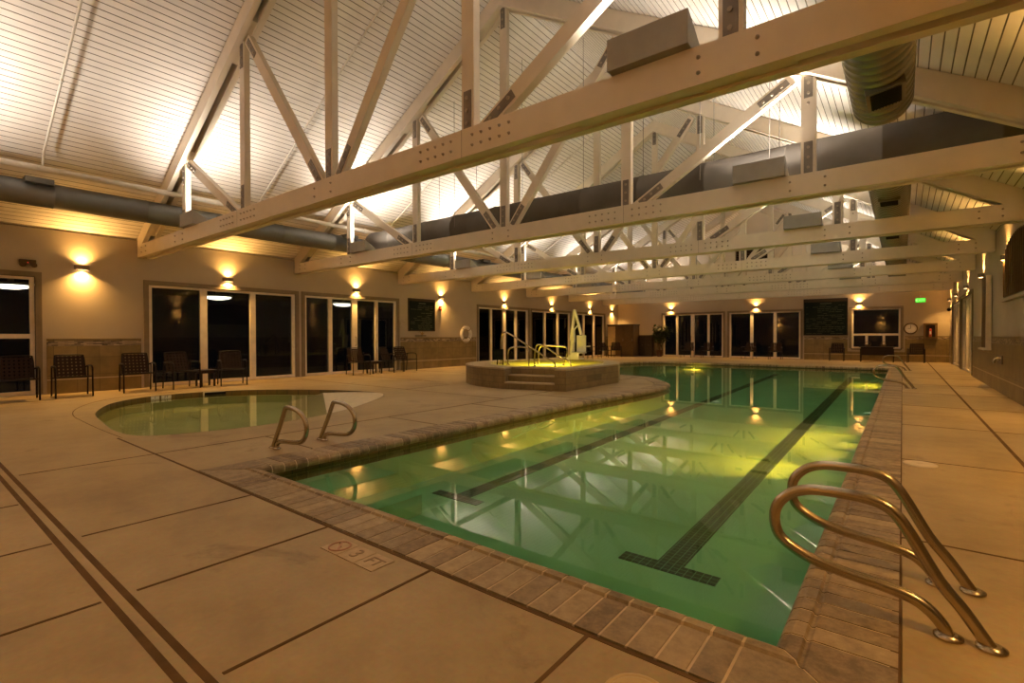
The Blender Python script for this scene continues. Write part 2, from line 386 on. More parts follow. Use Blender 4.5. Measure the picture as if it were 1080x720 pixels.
# ------------------------------------------------------------------ glazing
def glazing(name, axis, face, sgn, a0, a1, z0, z1, mulls, rails=(), sub=(), handle=None):
    """sgn: +1 when the room lies on the +axis side of the face"""
    root = empty(name); root['kind'] = 'structure'
    f = MB(); g = MB(); c = MB()
    d0, d1 = face - sgn*.03, face - sgn*.13
    def bx(mb, p, q, za, zb, e0, e1):
        e0, e1 = min(e0, e1), max(e0, e1)
        (mb.box(e0, e1, p, q, za, zb) if axis == 'y' else mb.box(p, q, e0, e1, za, zb))
    fw = .075
    bx(f, a0, a0+fw, z0, z1, d0, d1); bx(f, a1-fw, a1, z0, z1, d0, d1)
    bx(f, a0+fw, a1-fw, z1-fw*.8, z1, d0, d1); bx(f, a0+fw, a1-fw, z0, z0+fw, d0, d1)
    for m, w in mulls: bx(f, m-w/2, m+w/2, z0+fw, z1-fw*.8, d0+sgn*.004, d1)
    for zr, p, q in rails: bx(f, p, q, zr-.05, zr+.05, d0+sgn*.002, d1)
    for m, za, zb in sub: bx(f, m-.05, m+.05, za, zb, d0+sgn*.001, d1)
    f.build('frame', M_FRAME, root)
    bx(g, a0+fw*.6, a1-fw*.6, z0+fw*.6, z1-fw*.5, face-sgn*.085, face-sgn*.095)
    g.build('pane', M_GLASS, root)
    e0, e1 = face, face + sgn*.03; cw = .10
    bx(c, a0-.04-cw+.03, a0-.005, z0, z1+.11, e0, e1); bx(c, a1+.005, a1+.04+cw-.03, z0, z1+.11, e0, e1)
    bx(c, a0-.005, a1+.005, z1+.005, z1+.11, e0, e1)
    if z0 > .1: bx(c, a0-.005, a1+.005, z0-.09, z0-.005, e0, e1)
    c.build('casing', M_CASING, root)
    if handle:
        h = MB(); a = handle; X = face-sgn*.026
        pth = [(X, a, .95), (X+sgn*.06, a, .97), (X+sgn*.07, a, 1.1), (X+sgn*.06, a, 1.23), (X, a, 1.25)]
        if axis != 'y': pth = [(q, p, z) for p, q, z in pth]
        h.tube(catmull(pth, 4), .013, 8); h.build('handle', M_CHROME, root)
    return root
glazing('window_1', 'y', XL, 1, .24, 2.11, .02, 2.56, [], [(1.28, .3, 2.04)])
glazing('door_1', 'y', XL, 1, 4.18, 7.98, .02, 2.56, [(5.43, .17), (6.72, .15)])
glazing('door_2', 'y', XL, 1, 8.29, 11.9, .02, 2.56, [(9.2, .13), (10.12, .21), (11.03, .12)], handle=10.14)
glazing('door_3', 'y', XL, 1, 16.43, 20.15, .02, 2.56, [(17.33, .13), (18.3, .2), (19.2, .13)])
glazing('door_4', 'y', XL, 1, 20.45, 24.15, .02, 2.56, [(21.68, .15), (22.95, .15)])
glazing('door_5', 'y', XL, 1, 24.5, 28.25, .02, 2.56, [(25.75, .15), (27.0, .15)])
glazing('door_6', 'x', YF, -1, -11.69, -8.15, .02, 2.56, [(-10.83, .12), (-9.9, .2), (-8.98, .12)], handle=-9.97)
glazing('door_7', 'x', YF, -1, -7.8, -4.24, .02, 2.56, [(-6.63, .15), (-5.46, .15)])
glazing('window_2', 'x', YF, -1, -2.0, -.07, .62, 2.56, [], [(1.3, -1.93, -.14)], [(-1.39, .69, 1.26), (-.71, .69, 1.26)])
glazing('door_8', 'y', XR, -1, 20.75, 24.35, .02, 2.56, [(21.95, .15), (23.15, .15)])
glazing('door_9', 'y', XR, -1, 24.85, 28.55, .02, 2.56, [(26.1, .15), (27.3, .15)])
# night outside: a dark soffit with round lamps, seen through the glass
b = MB(); b.box(-20.2, XL-WT-.02, YN, 33, 2.72, 2.9); struct(b.build('trim_5', M_SOFFIT))
names_o = ['first window', 'three-panel glass door', 'four-panel glass door', 'far glass doors by the spa', 'far glass doors behind the lift']
for y, nm in zip((2.0, 6.62, 11.1, 19.9, 25.1), names_o):
    t = empty('soffit_lamp', (-16.95, y, 2.72), 0, 'round white lamp outside, seen through the '+nm, 'lamp', 'round lamps outside the left wall')
    m = MB(); m.lathe([(.39, -.21), (.42, -.19), (.42, -.14), (.06, -.13), (.06, 0)], n=28); m.build('rim', M_FRAME, t)
    m = MB(); m.lathe([(.01, -.30), (.16, -.292), (.29, -.265), (.36, -.235), (.385, -.205)], n=28); m.build('diffuser', M_DISC, t)

# ------------------------------------------------------------------ deck, pools
def closed_area(P): return sum(P[i][0]*P[(i+1) % len(P)][1]-P[(i+1) % len(P)][0]*P[i][1] for i in range(len(P)))/2
def offset(P, d):
    """outward offset of a counter-clockwise polygon"""
    n = len(P); out = []
    for i in range(n):
        a, b, c = Vector(P[i-1][:2]), Vector(P[i][:2]), Vector(P[(i+1) % n][:2])
        t1 = (b-a).normalized(); t2 = (c-b).normalized()
        n1 = Vector((t1.y, -t1.x)); n2 = Vector((t2.y, -t2.x)); k = (n1+n2).normalized()
        out.append(tuple(b + k*(d/max(k.dot(n1), .35))))
    return out
def ccw(P): return P if closed_area(P) > 0 else P[::-1]
cur = [tuple(p[:2]) for p in catmull([(x, y, 0) for x, y in [(-4.80, 8.0), (-4.70, 9.4), (-4.60, 10.6), (-4.58, 11.6), (-4.72, 12.6), (-5.2, 13.4), (-5.95, 14.4), (-6.97, 14.82), (-7.7, 15.1), (-8.8, 15.9), (-9.7, 17.2), (-10.2, 18.8), (-10.38, 20.3), (-10.38, 21.2), (-10.15, 22.3), (-9.7, 23.1), (-9.0, 23.66), (-8.3, 23.7)]], 4)]
POOL = ccw([(-4.80, 2.22), (-.38, 2.22), (-.38, 23.7)] + cur[::-1])
WADE = ccw([tuple(p[:2]) for p in catmull([(x, y, 0) for x, y in [(-11.05, 2.45), (-11.9, 2.86), (-12.45, 3.57), (-12.5, 4.6), (-12.0, 5.5), (-11.2, 6.15), (-10.4, 6.6), (-9.5, 6.85), (-8.9, 6.75), (-8.45, 6.3), (-7.95, 5.6), (-7.55, 4.9), (-7.3, 4.2), (-7.2, 3.5), (-7.3, 2.75), (-7.6, 2.12), (-8.3, 2.0), (-9.2, 2.08), (-10.2, 2.2)]], 4, True)])
CW = .385
def polymesh(b, loops, zf, mi=0, up=True):
    tri = tessellate_polygon([[Vector((x, y, 0)) for x, y in L] for L in loops])
    P = [p for L in loops for p in L]; out = []
    for t in tri:
        a, q, c = (P[i] for i in t)
        s = (q[0]-a[0])*(c[1]-a[1])-(q[1]-a[1])*(c[0]-a[0])
        if abs(s) < 1e-9: continue
        out.append(t if (s > 0) == up else (t[0], t[2], t[1]))
    b.add([(x, y, zf(x, y)) for x, y in P], out, mi)
b = MB()
ring_main = offset(POOL, CW); ring_wade = offset(WADE, .05)
polymesh(b, [[(XL-WT, YN-WT), (XR+WT, YN-WT), (XR+WT, YF+WT), (XL-WT, YF+WT)], ring_main, ring_wade], lambda x, y: 0)
for L, dpt in ((ring_main, .12), (ring_wade, .05)):
    n = len(L); b.add([(x, y, 0) for x, y in L]+[(x, y, -dpt) for x, y in L], [(i, (i+1) % n, n+(i+1) % n, n+i) for i in range(n)])
b.box(XL-WT, XR+WT, YN-WT, YF+WT, -1.6, -1.5)
struct(b.build('floor', M_DECK))
# joints cut in the concrete
b = MB()
def jx(y, x0, x1, w=.018): b.box(x0, x1, y-w/2, y+w/2, -.004, .0025)
def jy(x, y0, y1, w=.018): b.box(x-w/2, x+w/2, y0, y1, -.004, .0025)
jx(1.825, -7.65, -.02, .022); jx(1.825, .0, XR)
for x in (-4.05, -2.97, -1.98, -1.03): jy(x, .78, 1.815)
for x in (-5.2, -4.05, -2.97, -1.98, -1.03, .0): jy(x, YN, .64)
jx(.735, -9.5, XR, .03); jx(.665, -9.5, XR, .03)
jx(-1.0, XL, XR)
jy(-6.3, .78, 15.0); jy(-6.3, YN, .64)
jy(-.015, 1.84, 24.09, .034); jx(24.09, -8.5, -.0, .022)
jy(.926, 1.84, YF-.02, .035)
for y in (3.9, 6.4, 8.9, 11.4, 13.9, 16.4, 18.9, 21.4): jx(y, .0, XR)
for y in (3.0, 4.9, 6.8, 8.7): jx(y, -6.29, -5.2, .012)
jx(7.75, -14.4, -6.31, .014); jx(9.6, -14.4, -9.9, .014); jx(12.4, -14.4, -9.9, .014); jy(-9.3, 7.76, 9.2, .014)
jy(-13.35, YN, 2.2, .014); jx(16.5, -14.4, -10.9, .014)
b.tube(catmull([(-7.65, 1.87, -.0055), (-8.6, 1.86, -.0055), (-9.6, 1.88, -.0055), (-10.4, 1.92, -.0055), (-11.2, 2.08, -.0055), (-11.9, 2.36, -.0055), (-12.5, 2.75, -.0055), (-12.95, 3.4, -.0055), (-13.05, 4.3, -.0055)], 6), .009, 6)
struct(b.build('trim_6', M_JOINT))
# coping stones
def coping(name, P, w, prof, pitch, gap, m=None):
    b = MB(); n = len(P)
    L = [Vector((x, y, 0)) for x, y in P]
    for i in range(n):
        a, c = L[i], L[(i+1) % n]; t = (c-a); ln = t.length; t.normalize(); nr = Vector((t.y, -t.x, 0))
        # mitre limits
        tp = (L[i]-L[i-1]).normalized(); tn = (L[(i+2) % n]-L[(i+1) % n]).normalized()
        def slope(u, v):
            k = (Vector((u.y, -u.x, 0))+Vector((v.y, -v.x, 0))).normalized(); q = k.dot(Vector((v.y, -v.x, 0)))
            return k.dot(v)/max(q, .35)
        m0 = slope(tp, t); k2 = (Vector((t.y, -t.x, 0))+Vector((tn.y, -tn.x, 0))).normalized(); m1 = k2.dot(t)/max(k2.dot(nr), .35)
        cnt = max(1, round(ln/pitch)); st = ln/cnt
        for j in range(cnt):
            s0 = j*st + (gap/2 if True else 0); s1 = (j+1)*st - gap/2
            jit = random.uniform(-.0007, .0007); vs = []
            for s, first, last in ((s0, j == 0, False), (s1, False, j == cnt-1)):
                for o, z in prof:
                    e = s
                    if first: e = s + m0*o
                    if last: e = s + m1*o
                    p = a + t*e + nr*o; vs.append((p.x, p.y, z+jit))
            q = len(prof)
            fs = [(u, u+1, q+u+1, q+u) for u in range(q-1)]
            fs += [tuple(range(q))[::-1], tuple(range(q, 2*q))]
            b.add(vs, fs)
    o = b.build(name, m or M_COPE, fix=True); return struct(o)
prof = [(-.012, -.075), (-.022, -.05), (-.022, -.028), (-.006, -.002), (.02, .010), (.066, .011), (.076, -.002), (.086, -.002), (.096, .006), (CW-.012, .004), (CW-.012, -.05)]
MORT = True
coping('trim_7', POOL, CW, prof, .122, .012)
coping('trim_8', POOL, CW, [(o-(.003 if o > .3 else 0), z-.0028) if o > .0 else (o+.004, z-.002) for o, z in prof], 50, 0, M_MORTAR)
def floor_z(x, y): return -.6 + .0158*(y-3.9)
def basin(name, P, zt, zf, m, mt, zl=-.24):
    b = MB(); n = len(P)
    b.add([(x, y, zt) for x, y in P]+[(x, y, zl) for x, y in P], [(i, n+i, n+(i+1) % n, (i+1) % n) for i in range(n)], 1)
    b.add([(x, y, zl) for x, y in P]+[(x, y, zf(x, y)) for x, y in P], [(i, n+i, n+(i+1) % n, (i+1) % n) for i in range(n)], 0)
    polymesh(b, [P], zf, 0)
    return struct(b.build(name, [m, mt]))
basin('pool_basin', POOL, -.02, floor_z, M_PLASTER, M_WTILE, -.2)
def wz(x, y): return -.30 + .255*max(0, min(1, (y-5.0 + .35*(x+8.8))/1.6))
basin('wading_basin', offset(WADE, .045), .0, lambda x, y: -.3, M_WPLASTER, M_WTILE, -.12)
ZWAT = -.10
b = MB(); polymesh(b, [offset(POOL, .0)], lambda x, y: ZWAT); tag(b.build('pool_water', M_WATER), 'clear green water filling the big lap pool', 'water')
b = MB(); polymesh(b, [offset(WADE, .045)], lambda x, y: -.07); tag(b.build('wading_pool_water', M_WATER2), 'shallow pale water of the small round wading pool beside the chairs', 'water')
# sloping beach entry of the wading pool
def bs(p): return (p[0]+9.6)*.5+(p[1]-4.6)*.866
def bz(x, y):
    q = bs((x, y)); return -.07+.062*(q-1.05) if q > 1.05 else -.07+.3*(q-1.05)
def clip(P, lo, hi):
    out = P
    for lim, sg in ((lo, 1), (hi, -1)):
        res = []
        for k in range(len(out)):
            a, c = out[k], out[(k+1) % len(out)]; da, dc = (bs(a)-lim)*sg, (bs(c)-lim)*sg
            if da >= 0: res.append(a)
            if da*dc < 0: t_ = da/(da-dc); res.append((a[0]+(c[0]-a[0])*t_, a[1]+(c[1]-a[1])*t_))
        out = res
    return out
b = MB()
for lo, hi in ((.30, 1.05), (1.05, 9)):
    polymesh(b, [clip(offset(WADE, .04), lo, hi)], bz)
struct(b.build('trim_9', plain('beach_plaster', (.66, .56, .38), .6, 0, .08, 9)))
# lane markings on the pool bottom
def lane(name, pieces, label):
    b = MB()
    for x0, x1, y0, y1 in pieces:
        n = max(1, int((y1-y0)/1.0))
        for k in range(n):
            a = y0+(y1-y0)*k/n; c = y0+(y1-y0)*(k+1)/n
            b.add([(x0, a, floor_z(0, a)+.006), (x1, a, floor_z(0, a)+.006), (x1, c, floor_z(0, c)+.006), (x0, c, floor_z(0, c)+.006),
                   (x0, a, floor_z(0, a)-.004), (x1, a, floor_z(0, a)-.004), (x1, c, floor_z(0, c)-.004), (x0, c, floor_z(0, c)-.004)],
                  [(0, 1, 2, 3), (4, 7, 6, 5), (0, 4, 5, 1), (1, 5, 6, 2), (2, 6, 7, 3), (3, 7, 4, 0)])
    tag(b.build(name, M_LANE), label, 'lane line', 'dark lane lines on the pool bottom')
lane('lane_line', [(-1.86, -1.08, 3.80, 3.95), (-1.575, -1.365, 3.95, 22.3)], 'dark tiled lane line on the pool bottom nearest the right pool edge')
lane('lane_line', [(-4.36, -3.66, 4.02, 4.16), (-4.09, -3.89, 4.16, 22.4)], 'dark tiled lane line on the pool bottom nearest the spa side')
# entry steps under water in the near left corner
b = MB()
b.box(-4.80, -4.35, 2.25, 3.5, -.75, -.24); b.box(-4.35, -3.95, 2.25, 3.5, -.75, -.40)
struct(b.build('trim_10', M_PLASTER))

# ------------------------------------------------------------------ roof trusses
ORD = ['overhead behind the camera side', 'nearest', 'second', 'third', 'fourth', 'fifth', 'sixth', 'last, just before the far gable']
def make_truss():
    root = empty('roof_truss', (XC, TY[0]+.15, 3.2))
    def Q(x, y, z): return (x-XC, y-.15, z-3.2)
    def xz(b, pts, y0, y1, mi=0):
        n = len(pts); A = sum(pts[i][0]*pts[(i+1) % n][1]-pts[(i+1) % n][0]*pts[i][1] for i in range(n))
        if A < 0: pts = pts[::-1]
        b.add([Q(x, y0, z) for x, z in pts]+[Q(x, y1, z) for x, z in pts],
              [tuple(range(n)), tuple(range(2*n-1, n-1, -1))]+[((i+1) % n, i, n+i, n+(i+1) % n) for i in range(n)], mi)
    # bottom chord: two plies with spacer blocks
    b = MB(); e = .02
    for y0, y1 in ((0, .1), (.2, .3)): xz(b, [(XL+e, 3.2), (XR-e, 3.2), (XR-e, 3.5), (XL+e, 3.5)], y0, y1)
    for x0, x1 in ((XL+.05, XL+.9), (XL+2.3, XL+4.1), (XL+5.0, XL+6.4), (XC-.9, XC+.9), (XR-6.4, XR-5.0), (XR-4.1, XR-2.3), (XR-.9, XR-.05)):
        xz(b, [(x0, 3.225), (x1, 3.225), (x1, 3.48), (x0, 3.48)], .1, .2)
    def bolt(x, z):
        for y, s in ((0, -1), (.3, 1)):
            b.lathe([(.017, 0), (.017, s*.005), (.011, s*.007), (.009, s*.022), (.001, s*.023)] if s > 0 else [(.001, -.023), (.009, -.022), (.011, -.007), (.017, -.005), (.017, 0)], Q(x, y, z), 'y', 8, 1)
    for xs in (XC-SP, XC+SP):
        for sd in (-1, 1):
            for k in range(5):
                for z in (3.30, 3.41): bolt(xs+sd*(.16+.125*k), z)
    for xs in (XC-2*SP, XC, XC+2*SP):
        for dx in (-.21, .21):
            for z in (3.29, 3.41): bolt(xs+dx, z)
    for xs in (XL+.5, XR-.5):
        for dx in (-.15, .15):
            for z in (3.3, 3.42): bolt(xs+dx, z)
    for xs in (XC-SP, XC+SP): xz(b, [(xs-.004, 3.199), (xs+.004, 3.199), (xs+.004, 3.501), (xs-.004, 3.501)], -.001, .003, 1)
    b.build('bottom_chord', [M_TRUSS, M_BOLT], root)
    # top chords
    for s in (-1, 1):
        b = MB(); f = (lambda x: x) if s < 0 else (lambda x: 2*XC-x)
        d = .36; xa = XL+(3.5-(ZW-d))/SL
        P = [(XL+e, zc(XL+e)-.006), (XC, ZRIDGE-.006), (XC, ZRIDGE-d), (xa, 3.5), (XL+e, 3.5)]
        for y0, y1 in ((0, .1), (.2, .3)): xz(b, [(f(x), z) for x, z in P], y0, y1)
        for x0, x1 in ((XL+.6, XL+1.3), (XL+SP-.35, XL+SP+.35), (XL+2*SP-.4, XL+2*SP+.4), (XC-.7, XC)):
            xz(b, [(f(x0), zc(x0)-.05), (f(x1), zc(x1)-.05), (f(x1), zc(x1)-d+.03), (f(x0), zc(x0)-d+.03)], .1, .2)
        b.build('top_chord', M_TRUSS, root)
    def plates(par, p, t, w, L=.46):
        """steel knife plates with three bolts on both narrow faces, from p along t"""
        b = MB(); p = Vector(p); t = Vector(t).normalized()
        for y, s in ((.1, -1), (.2, 1)):
            a = Vector((p.x, y+s*.005, p.z)); c = a+t*L
            b.bar(Q(*a), Q(*c), w, .01, 0, (0, 1, 0))
            for k in (.1, .24, .38):
                q = a+t*k
                b.lathe([(.02, min(0, s*.018)), (.02, max(0, s*.018))], Q(q.x, q.y+s*.003, q.z), 'y', 8, 1)
        b.build('steel_plate', [M_STEEL, M_BOLT], par)
    for i in range(1, 6):
        x = XL+i*SP; zt = zc(x)-.34
        b = MB(); b.bar(Q(x, .15, 3.23), Q(x, .15, zt), .18, .0995, 0, (0, 1, 0))
        po = b.build('post', M_TRUSS, root)
        plates(po, (x, 0, 3.5), (0, 0, 1), .11); plates(po, (x, 0, zt-.03), (0, 0, -1), .11, .42 if i != 1 and i != 5 else .3)
    for s in (-1, 1):
        for i in (1, 2):
            f = (lambda x: x) if s < 0 else (lambda x: 2*XC-x)
            xa, xb = XL+i*SP+.2, XL+(i+1)*SP-.17; za = zc(xa)-.46; zb = 3.46
            a = Vector((f(xa), .15, za)); c = Vector((f(xb), .15, zb)); t = (c-a).normalized()
            b = MB(); b.bar(Q(*a), Q(*c), .17, .099, 0, (0, 1, 0))
            dg = b.build('diagonal_brace', M_TRUSS, root)
            plates(dg, a+t*.06, t, .10, .45); plates(dg, c-t*.1, -t, .10, .45)
    return root
truss = make_truss()
for k in range(8):
    o = truss if k == 0 else copy_tree(truss)
    o.location = (XC, TY[k]+.15, 3.2)
    lab = ['cream timber roof truss overhead, nearer the camera than any whole truss in view', 'cream timber roof truss in front, its chord crossing the top of the photo',
           'cream timber roof truss just in front of the grey cross duct', 'cream timber roof truss just beyond the grey cross duct',
           'cream timber roof truss fourth from the camera', 'cream timber roof truss fifth from the camera', 'cream timber roof truss sixth from the camera, next to last before the far gable',
           'cream timber roof truss farthest from the camera, close to the far gable wall'][k]
    tag(o, lab, 'truss', 'roof trusses spanning the pool hall')
# ------------------------------------------------------------------ uplights on the chords
def make_uplight():
    root = empty('uplight')
    P = [(-.12, 0), (-.12, .27), (-.105, .27), (.24, .07), (.24, 0)]
    b = MB(); L = .345
    vs = [(-L, y, z) for y, z in P]+[(L, y, z) for y, z in P]; n = 5
    b.add(vs, [tuple(range(n))[::-1], tuple(range(n, 2*n))]+[(i, (i+1) % n, n+(i+1) % n, n+i) for i in range(n)])
    b.build('housing', M_LIGHTBOX, root, bevel=.006)
    b = MB(); d = Vector((0, .345, -.2)).normalized(); nn = Vector((0, .2, .345)).normalized()
    q = [Vector((x, -.105, .27))+d*s+nn*.003 for x, s in ((-.3, .05), (.3, .05), (.3, .34), (-.3, .34))]
    b.add(q+[p+nn*.004 for p in q], [(3, 2, 1, 0), (4, 5, 6, 7), (0, 1, 5, 4), (1, 2, 6, 5), (2, 3, 7, 6), (3, 0, 4, 7)])
    b.build('lens', M_UPLENS, root, fix=True)
    return root
up0 = make_uplight(); first = True; UPL = []
for side, x in (('right', -1.65), ('left', -11.36)):
    for k in range(8):
        o = up0 if first else copy_tree(up0); first = False
        o.location = (x, TY[k]+.03, 3.502); UPL.append(o.location.copy())
        nm = ['on the overhead chord nearer than the whole trusses', 'on the chord of the nearest truss', 'on the second truss chord', 'on the third truss chord', 'on the fourth truss chord', 'on the fifth truss chord', 'on the sixth truss chord', 'on the farthest truss chord'][k]
        tag(o, 'grey uplight box %s, %s' % (nm, 'right side' if side == 'right' else 'left wall side'), 'uplight', 'grey uplight boxes on the truss chords')
# ------------------------------------------------------------------ ducts and pipes
def register(b, x0, x1, y0, y1, z, up):
    h = .07*up
    za, zb = min(z, z+h), max(z, z+h)
    b.box(x0, x1, y0, y0+.025, za, zb); b.box(x0, x1, y1-.025, y1, za, zb); b.box(x0, x0+.025, y0+.025, y1-.025, za, zb); b.box(x1-.025, x1, y0+.025, y1-.025, za, zb)
def duct_y(name, x, z, r, y0, y1, m, label, seam, cap):
    t = empty(name, (x, y0, z), 0, label, 'air duct')
    b = MB(); prof = []; y = 0; L = y1-y0
    if cap: prof += [(r*.02, 0), (r*.6, .01), (r*.9, .05)]
    else: prof += [(r*.02, 0)]
    prof.append((r, .08)); y = .08
    while y+seam < L-.1:
        y += seam; prof += [(r, y-.012), (r+.006, y-.006), (r+.006, y+.006), (r, y+.012)]
    prof += [(r, L-.08)] + ([(r*.9, L-.05), (r*.6, L-.01), (r*.02, L)] if cap else [(r*.02, L-.079)])
    b.lathe(prof, (0, 0, 0), 'y', 36); b.build('duct_pipe', m, t)
    return t
tl = duct_y('air_duct', -13.0, 3.99, .235, YN+.05, 29.9, M_DUCT, 'long round grey metal duct running along the left wall above the windows', 1.5, False)
for ya in (1.9, 8.6, 14.6, 20.6):
    b = MB(); register(b, -13.0+13.0-.02, .34, ya-.2-(YN+.05), ya+.2-(YN+.05), .17, 1); b.box(-.02, .34, ya-.2-(YN+.05), ya+.2-(YN+.05), .14, .175)
    vb = b.build('vent_register', M_DUCT, tl)
    b = MB(); b.box(.01, .31, ya-.17-(YN+.05), ya+.17-(YN+.05), .18, .19)
    for k in range(6): b.box(.02+k*.048, .045+k*.048, ya-.17-(YN+.05), ya+.17-(YN+.05), .19, .215)
    b.build('grille', M_DARK, vb)
tr_ = duct_y('air_duct', -.2, 4.03, .29, YN+.05, 7.45, M_DUCT2, 'shiny spiral duct at upper right with a dark grille, ending in a rounded cap', .16, True)
b = MB(); yb = 6.48-(YN+.05)
M_ = Matrix.Rotation(radians(-10), 4, 'Y')
b.box(-.165, .165, yb-.24, yb+.24, -.325, -.24, 0, M_); vb = b.build('vent_register', M_DUCT2, tr_)
b = MB(); b.box(-.13, .13, yb-.2, yb+.2, -.331, -.326, 0, M_)
for k in range(9): b.box(-.12+k*.028, -.112+k*.028, yb-.2, yb+.2, -.34, -.331, 0, M_)
b.build('grille', M_DARK, vb)
tr2 = duct_y('air_duct', -.2, 4.0, .31, 9.75, 29.9, M_DUCT2, 'shiny spiral duct along the right side, beyond the grey cross duct', .16, True)
for ya in (11.4, 15.4):
    b = MB(); yb = ya-9.75; b.box(-.16, .16, yb-.22, yb+.22, -.345, -.28); vb = b.build('vent_register', M_DUCT2, tr2)
    b = MB(); b.box(-.13, .13, yb-.19, yb+.19, -.352, -.346); b.build('grille', M_DARK, vb)
YX = 9.32
tx = empty('cross_duct', (XC, YX, 3.98), 0, 'dark grey round duct crossing the hall from side to side behind the second truss', 'air duct')
b = MB(); x0, x1 = -12.74-XC, 1.55-XC; prof = [(.01, x0-.02), (.20, x0-.019), (.20, x0+.17), (.40, x0+.2)]; x = x0
while x+1.25 < x1: x += 1.25; prof += [(.40, x-.02), (.41, x-.012), (.41, x+.012), (.40, x+.02)]
prof += [(.40, x1-.001), (.01, x1)]
b.lathe(prof, (0, 0, 0), 'x', 40); b.build('duct_pipe', M_DUCTX, tx)
for xr in (-10.2, -8.8, -7.3, -5.6, -4.2, -2.8, -1.7):
    for dy in (-.41, .41):
        if dy < 0 and xr in (-10.2, -5.6): continue
        b = MB(); b.tube([(xr-XC, dy, 0), (xr-XC, dy, zc(xr)-3.98)], .007, 6); b.build('hanger_rod', M_STEEL, tx)
# sprinkler main with branch lines below the left slope
t = empty('sprinkler_pipe', (-12.7, YN+.05, 4.41), 0, 'pale sprinkler pipe along the left roof slope above the grey duct, with branch lines', 'pipe')
b = MB(); b.tube([(0, 0, 0), (0, 33.9, 0)], .06, 14)
for y in (1.0, 5, 9, 13, 17, 21, 25, 29, 33): b.lathe([(.072, y-.05), (.072, y+.05)], (0, 0, 0), 'y', 14)
b.build('main_pipe', M_PIPE, t)
for k in range(-1, 8):
    y = 1.95+4*k-(YN+.05)
    if y < .2: continue
    b = MB(); g = .19
    b.tube([(0, y, 0), (-.03, y, .10), (.1, y, zc(-12.6)-g-4.41), (5.6, y, zc(-7.1)-g-4.41)], .02, 8)
    for xx in (1.6, 4.2):
        b.lathe([(.018, -.06), (.03, -.05), (.012, 0)], (xx, y, zc(-12.7+xx)-g-4.41), 'z', 8)
    b.build('branch_pipe', M_PIPE, t)
for y in (3.0, 6.9, 11, 15, 19):
    b = MB(); b.tube([(.0, y-(YN+.05), .05), (0, y-(YN+.05), zc(-12.7)-4.41)], .006, 6); b.build('hanger_rod', M_PIPE, t)
# dark vent high on the far gable
t = empty('gable_vent', (-6.5, YF, 5.75), 0, 'dark louvred vent high on the far gable wall between the trusses', 'vent')
b = MB(); b.box(-.95, .95, -.03, -.004, -.42, .42); b.build('opening', M_DARK, t)
b = MB()
for z in (-.45, .42): b.box(-1, 1, -.05, -.002, z, z+.03)
for x in (-1, .95): b.box(x, x+.05, -.05, -.002, -.42, .42)
b.build('frame', M_BEIGE, t)
b = MB()
for k in range(9): b.box(-.95, .95, -.05, -.03, -.38+k*.09, -.365+k*.09)
b.build('louvre_slats', M_BROWN, t)

# ------------------------------------------------------------------ wall sconces
LIGHTS = []
def make_sconce():
    """local: wall at x=0, room towards +x"""
    root = empty('wall_sconce')
    b = MB(); n = 14; prof = [(0.0, -.15)] + [(.02+.105*sin(pi*i/n), -.15*cos(pi*i/n)) for i in range(n+1)] + [(0.0, .15)]
    # half drum shell, open above and below
    out = [(.02+.10*sin(pi*i/n), -.14*cos(pi*i/n)) for i in range(n+1)]; inn = [(.02+.092*sin(pi*i/n), -.132*cos(pi*i/n)) for i in range(n+1)]
    m = n+1
    vs = [(x, y, -.05) for x, y in out]+[(x, y, .05) for x, y in out]+[(x, y, -.05) for x, y in inn]+[(x, y, .05) for x, y in inn]
    fs = []
    for i in range(n):
        fs += [(i, i+1, m+i+1, m+i), (2*m+i+1, 2*m+i, 3*m+i, 3*m+i+1), (m+i, m+i+1, 3*m+i+1, 3*m+i), (i+1, i, 2*m+i, 2*m+i+1)]
    b.add(vs, fs, 0, False); b.box(.0, .02, -.14, .14, -.05, .05); b.box(.02, .1, -.1, .1, -.008, .008)
    b.build('shade', M_BRONZE, root, fix=True)
    for z in (.040, -.046):
        b = MB(); b.prism([(.022+.085*sin(pi*i/10), -.125*cos(pi*i/10)) for i in range(11)], z, z+.006); b.build('diffuser', M_BULB, root)
    return root
sc0 = make_sconce(); first = True
ZS = 2.84
SCON = [(XL, y, 0, l) for y, l in ((2.9, 'between the nearest window and the three-panel glass door'), (6.03, 'above the three-panel glass door'), (10.16, 'above the four-panel glass door on the left wall'),
        (14.16, 'beside the green notice board on the left wall'), (18.26, 'above the left wall glass doors behind the spa rails'), (22.29, 'above the left wall glass doors left of the pool lift'),
        (26.4, 'above the last glass doors of the left wall'), (29.3, 'on the left wall above the corner cabinets'))]
SCON += [(x, YF, -pi/2, l) for x, l in ((-11.2, 'above the four-panel glass doors of the far wall'), (-6.4, 'above the three-panel glass doors of the far wall'), (-1.7, 'on the far wall between the big board and the exit sign'))]
SCON += [(XR, y, pi, l) for y, l in ((14.3, 'on the right wall, nearest one in view'), (18.2, 'on the right wall, second from the camera'), (22.2, 'on the right wall, third from the camera'), (26.2, 'on the right wall, fourth from the camera'), (29.5, 'on the right wall, farthest, in the corner'),
          (10.2, 'on the right wall beside the arched louvred window'), (6.2, 'on the right wall level with the nearest handrails'), (2.2, 'on the right wall nearest the camera'))]
SCON += [(x, YN, pi/2, l) for x, l in ((-11.2, 'added as warm fill on the unseen near wall, left'), (-6.4, 'added as warm fill on the unseen near wall, middle'), (-1.7, 'added as warm fill on the unseen near wall, right'))]  # sconces behind the camera, added for warm fill on the near deck
